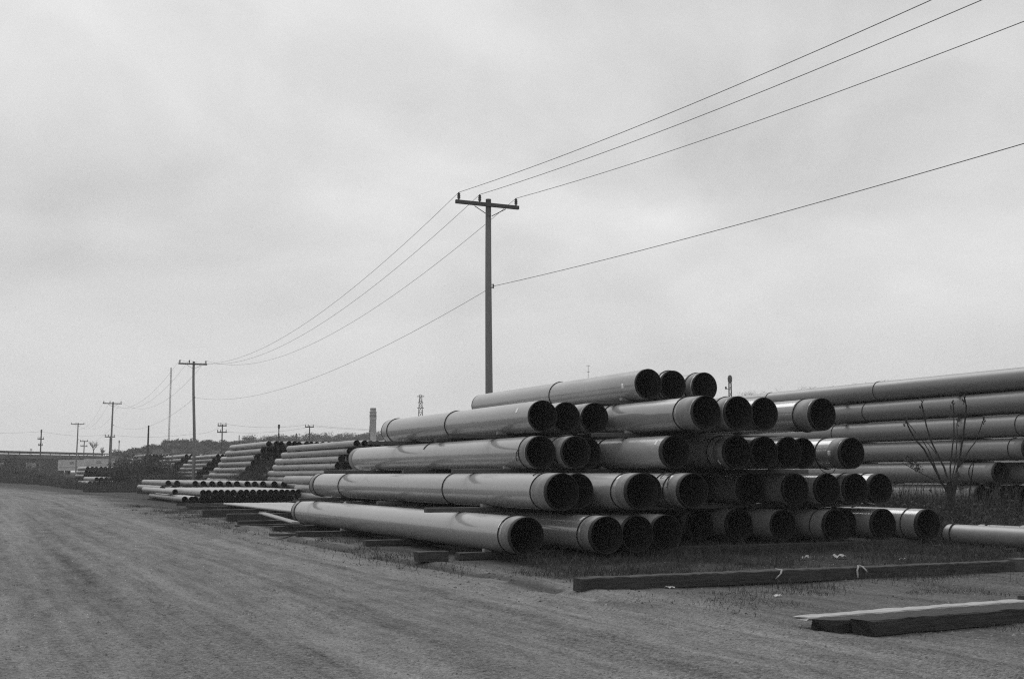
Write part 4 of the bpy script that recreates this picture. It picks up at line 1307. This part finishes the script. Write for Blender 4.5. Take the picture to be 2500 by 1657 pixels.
# ------------------------------------------------------------------ sapling in the lane
def sap():
    d0 = 30.0
    base = at(2326, 1160, d0); base.z = gz(base.x, base.y) - .05
    e = link('sapling', None, loc=base)
    tag(e, 'bare young tree with long upright shoots growing in the weedy lane', 'tree')
    def L(x, y, dd=0.0): return at(x, y, d0 + dd) - base
    fork = L(2318, 1190)
    t = MB().tube([(0, 0, 0), L(2324, 1250), L(2321, 1215), fork, L(2317, 1176)], [.12, .105, .10, .085, .05], 9)
    t.tube([L(2323, 1225), L(2330, 1195, -.1), L(2336, 1160, -.1), L(2340, 1152, -.1)], [.06, .05, .045, .02], 7)
    link('trunk', t.mesh('trunk'), M['twig'], parent=e)
    shoots = [
        ([(2316, 1205), (2300, 1178), (2278, 1135), (2255, 1094), (2236, 1074), (2222, 1050), (2211, 1026)], -.3, .022),
        ([(2300, 1178), (2288, 1150), (2268, 1100), (2252, 1074)], .2, .012),
        ([(2317, 1180), (2305, 1140), (2290, 1110), (2275, 1080), (2262, 1040), (2250, 983)], .3, .02),
        ([(2290, 1112), (2270, 1088), (2260, 1075)], .3, .009),
        ([(2321, 1186), (2320, 1140), (2325, 1095), (2329, 1060), (2329, 1010), (2326, 978)], .0, .016),
        ([(2322, 1176), (2333, 1130), (2335, 1095), (2337, 1060), (2336, 1035), (2340, 1020)], .4, .013),
        ([(2330, 1170), (2338, 1140), (2345, 1105), (2352, 1060), (2358, 1010), (2359, 990), (2354, 967)], -.3, .022),
        ([(2333, 1150), (2350, 1125), (2366, 1098), (2380, 1080), (2394, 1045), (2403, 1017)], -.2, .013),
        ([(2312, 1190), (2290, 1175), (2260, 1160), (2235, 1147), (2203, 1129)], -.6, .010),
        ([(2330, 1195), (2350, 1191), (2366, 1188)], -.4, .008),
        ([(2364, 1222), (2370, 1180), (2377, 1130)], -.8, .012),
        ([(2211, 1026), (2224, 1040), (2236, 1056)], -.3, .010),
    ]
    for pts, dd, r0 in shoots:
        m = MB(); n = len(pts)
        m.tube([L(x, y, dd * i / n) for i, (x, y) in enumerate(pts)], [1.35 * r0 * (1 - .45 * i / n) for i in range(n)], 5)
        rr = random.Random(n + int(pts[0][0]))
        tipx, tipy = pts[-1]
        if r0 > .012:   # bud clusters at the tips
            for q in range(6):
                a = L(tipx + rr.uniform(-4, 4), tipy + rr.uniform(-2, 22), dd)
                m.tube([a, a + Vector((rr.uniform(-.06, .06), 0, rr.uniform(.03, .1)))], [.016, .006], 4)
        link('shoot', m.mesh('shoot'), M['twig'], parent=e)
    rr = np.random.default_rng(4)
    lf = []
    for (x, y) in ((2228, 1128), (2236, 1138), (2220, 1120), (2245, 1145), (2340, 1160)):
        c = L(x, y, -.5)
        lf.append(leaf_cloud(50, c.x, c.y, c.z, .12, .12, .12, .03, rr))
    link('foliage', tri_mesh('foliage', np.concatenate(lf)), M['leaf'], parent=e)
sap()

# ------------------------------------------------------------------ litter and ribbons
def scrap(x, y, wd, ht, label, seed, lift=.01):
    r = ray(x, y); k = (lift - EYE) / r.z
    p = Vector((r.x * k, r.y * k, 0)); p.z = gz(p.x, p.y) + lift
    rr = random.Random(seed); mb = MB(); n = 5
    for i in range(n + 1):
        for j in range(4):
            mb.v.append(((i / n - .5) * wd * rr.uniform(.8, 1.1), (j / 3 - .5) * wd * .5 * rr.uniform(.7, 1.1), rr.uniform(0, ht)))
    for i in range(n):
        for j in range(3):
            mb.face([i * 4 + j, (i + 1) * 4 + j, (i + 1) * 4 + j + 1, i * 4 + j + 1], 0, False)
    o = link('litter_scrap', mb.mesh('litter_scrap'), M['litter'], loc=p, rotz=rr.uniform(-.5, .5))
    o.modifiers.new('thick', 'SOLIDIFY').thickness = .002
    tag(o, label, 'litter', 'scraps of litter')
scrap(2048, 1362, .26, .09, 'largest crumpled white scrap behind the long dark beam', 1)
scrap(1966, 1365, .13, .08, 'small crumpled scrap next to the largest white scrap', 2)
scrap(2203, 1366, .12, .05, 'small pale scrap behind the long beam, under the edge pipes', 3)
scrap(2395, 1390, .16, .05, 'white scrap on the grass before the long beam, by the small pipes', 4)
scrap(1635, 1435, .13, .03, 'thin white scrap in front of the long beam near its end', 5)
scrap(2288, 1334, .14, .05, 'pale scrap by the mouth of the lowest lane-side pipe', 6)
scrap(1480, 1470, .05, .02, 'tiny pale scrap on bare gravel', 7)
scrap(1900, 1455, .10, .03, 'pale scrap on the grass between the beams', 8)
def ribbon(v, label, pts):
    mb = MB()
    base = W(13.85 - .1, v, .17)
    for (dv, du, z) in pts:
        q = W(13.85 + du, v + dv, z)
        for s in (-.016, .016):
            mb.v.append((q.x - base.x + s * VX, q.y - base.y + s * VY, q.z - base.z))
    for i in range(len(pts) - 1):
        mb.face([2 * i, 2 * i + 1, 2 * i + 3, 2 * i + 2], 0, True)
    o = link('plastic_ribbon', mb.mesh('plastic_ribbon'), M['litter'], loc=base)
    o.modifiers.new('thick', 'SOLIDIFY').thickness = .002
    tag(o, label, 'ribbon', 'ribbons tied to the long beam')
def v_on_beam(x):
    return u_list([x], .17, 13.75)[0]
ribbon(v_on_beam(2095), 'white ribbon looped over the long beam, nearer the small pipes', [(-.02, -.115, .02), (-.03, -.12, .08), (-.04, -.125, .13), (-.01, -.12, .185), (.03, -.06, .2), (.06, -.12, .185), (.1, -.135, .14), (.14, -.13, .1)])
ribbon(v_on_beam(1900), 'white ribbon looped over the middle of the long beam', [(-.06, -.12, .06), (-.02, -.13, .1), (.03, -.12, .13), (.05, -.115, .185), (.0, -.04, .195), (-.1, .02, .18)])

# ------------------------------------------------------------------ loose stones on the gravel
r_ = np.random.default_rng(33)
def stones(B, size, r):
    n = len(B)
    oc = np.array([(1, 0, 0), (-1, 0, 0), (0, 1, 0), (0, -1, 0), (0, 0, 1), (0, 0, -.6)], float)
    fa = [(0, 2, 4), (2, 1, 4), (1, 3, 4), (3, 0, 4), (2, 0, 5), (1, 2, 5), (3, 1, 5), (0, 3, 5)]
    V = oc[None] * (size[:, None, None] * (.6 + .8 * r.random((n, 6, 1)))) * np.array([1, 1, .65])
    ang = r.random(n) * 6.283
    cs, sn = np.cos(ang)[:, None], np.sin(ang)[:, None]
    V = np.stack([V[..., 0] * cs - V[..., 1] * sn, V[..., 0] * sn + V[..., 1] * cs, V[..., 2]], -1) + B[:, None, :]
    return V[:, np.array(fa).ravel(), :].reshape(-1, 3)
def scatter_xy(n, r, y0, y1, w0):
    Y = y0 + (y1 - y0) * r.random(n) ** 1.6
    X = (r.random(n) - .5) * (Y * .95 + w0)
    return np.stack([X, Y, ground_z(X, Y)], 1)
B = scatter_xy(70000, r_, 6.5, 34, 1)
vv = B[:, 0] * VX + B[:, 1] * VY; uu = B[:, 0] * UX + B[:, 1] * UY
dens = np.clip(.25 + 1.2 * vnoise(uu * .35, vv * 1.6), 0, 1)
B = B[~((vv > 8) & (uu > 18)) & (r_.random(len(B)) < dens)]
sz = .004 + .011 * r_.random(len(B)) ** 3 + .02 * r_.random(len(B)) * (r_.random(len(B)) > .993)
tag(link('loose_gravel', tri_mesh('loose_gravel', stones(B, sz, r_)), M['stone']), 'small loose stones scattered over the packed gravel', 'gravel', kind='stuff')
B = scatter_uv(16000, 12, 62, 5.9, 8.6, r_, lambda u, v: np.clip((vnoise(u * 1.1, v * 2.2) - .42) * 3, 0, 1))
B2 = scatter_uv(5000, 10, 19, 7.5, 19, r_, lambda u, v: np.clip((vnoise(u * 1.3 + 5, v * 1.3) - .5) * 3, 0, 1))
B = np.concatenate([B, B2])
sz = .008 + .028 * r_.random(len(B)) ** 3
tag(link('dirt_clods', tri_mesh('dirt_clods', stones(B, sz, r_)), M['clod']), 'dark clods of churned dirt along the edge of the road', 'dirt', kind='stuff')

# ------------------------------------------------------------------ thin overcast haze over the whole yard
hz = bpy.data.materials.new('thin_haze')
hz.use_nodes = True
t_ = hz.node_tree
for n_ in list(t_.nodes): t_.nodes.remove(n_)
pv = t_.nodes.new('ShaderNodeVolumePrincipled')
pv.inputs['Color'].default_value = (.99, .99, .99, 1)
pv.inputs['Density'].default_value = 0.00045
ot = t_.nodes.new('ShaderNodeOutputMaterial')
t_.links.new(pv.outputs[0], ot.inputs['Volume'])
hb = MB().box(-1300, 1300, -120, 1400, -4.0, 120)
tag(link('haze', hb.mesh('haze'), hz), 'thin grey haze softening the distance', 'haze', kind='stuff')
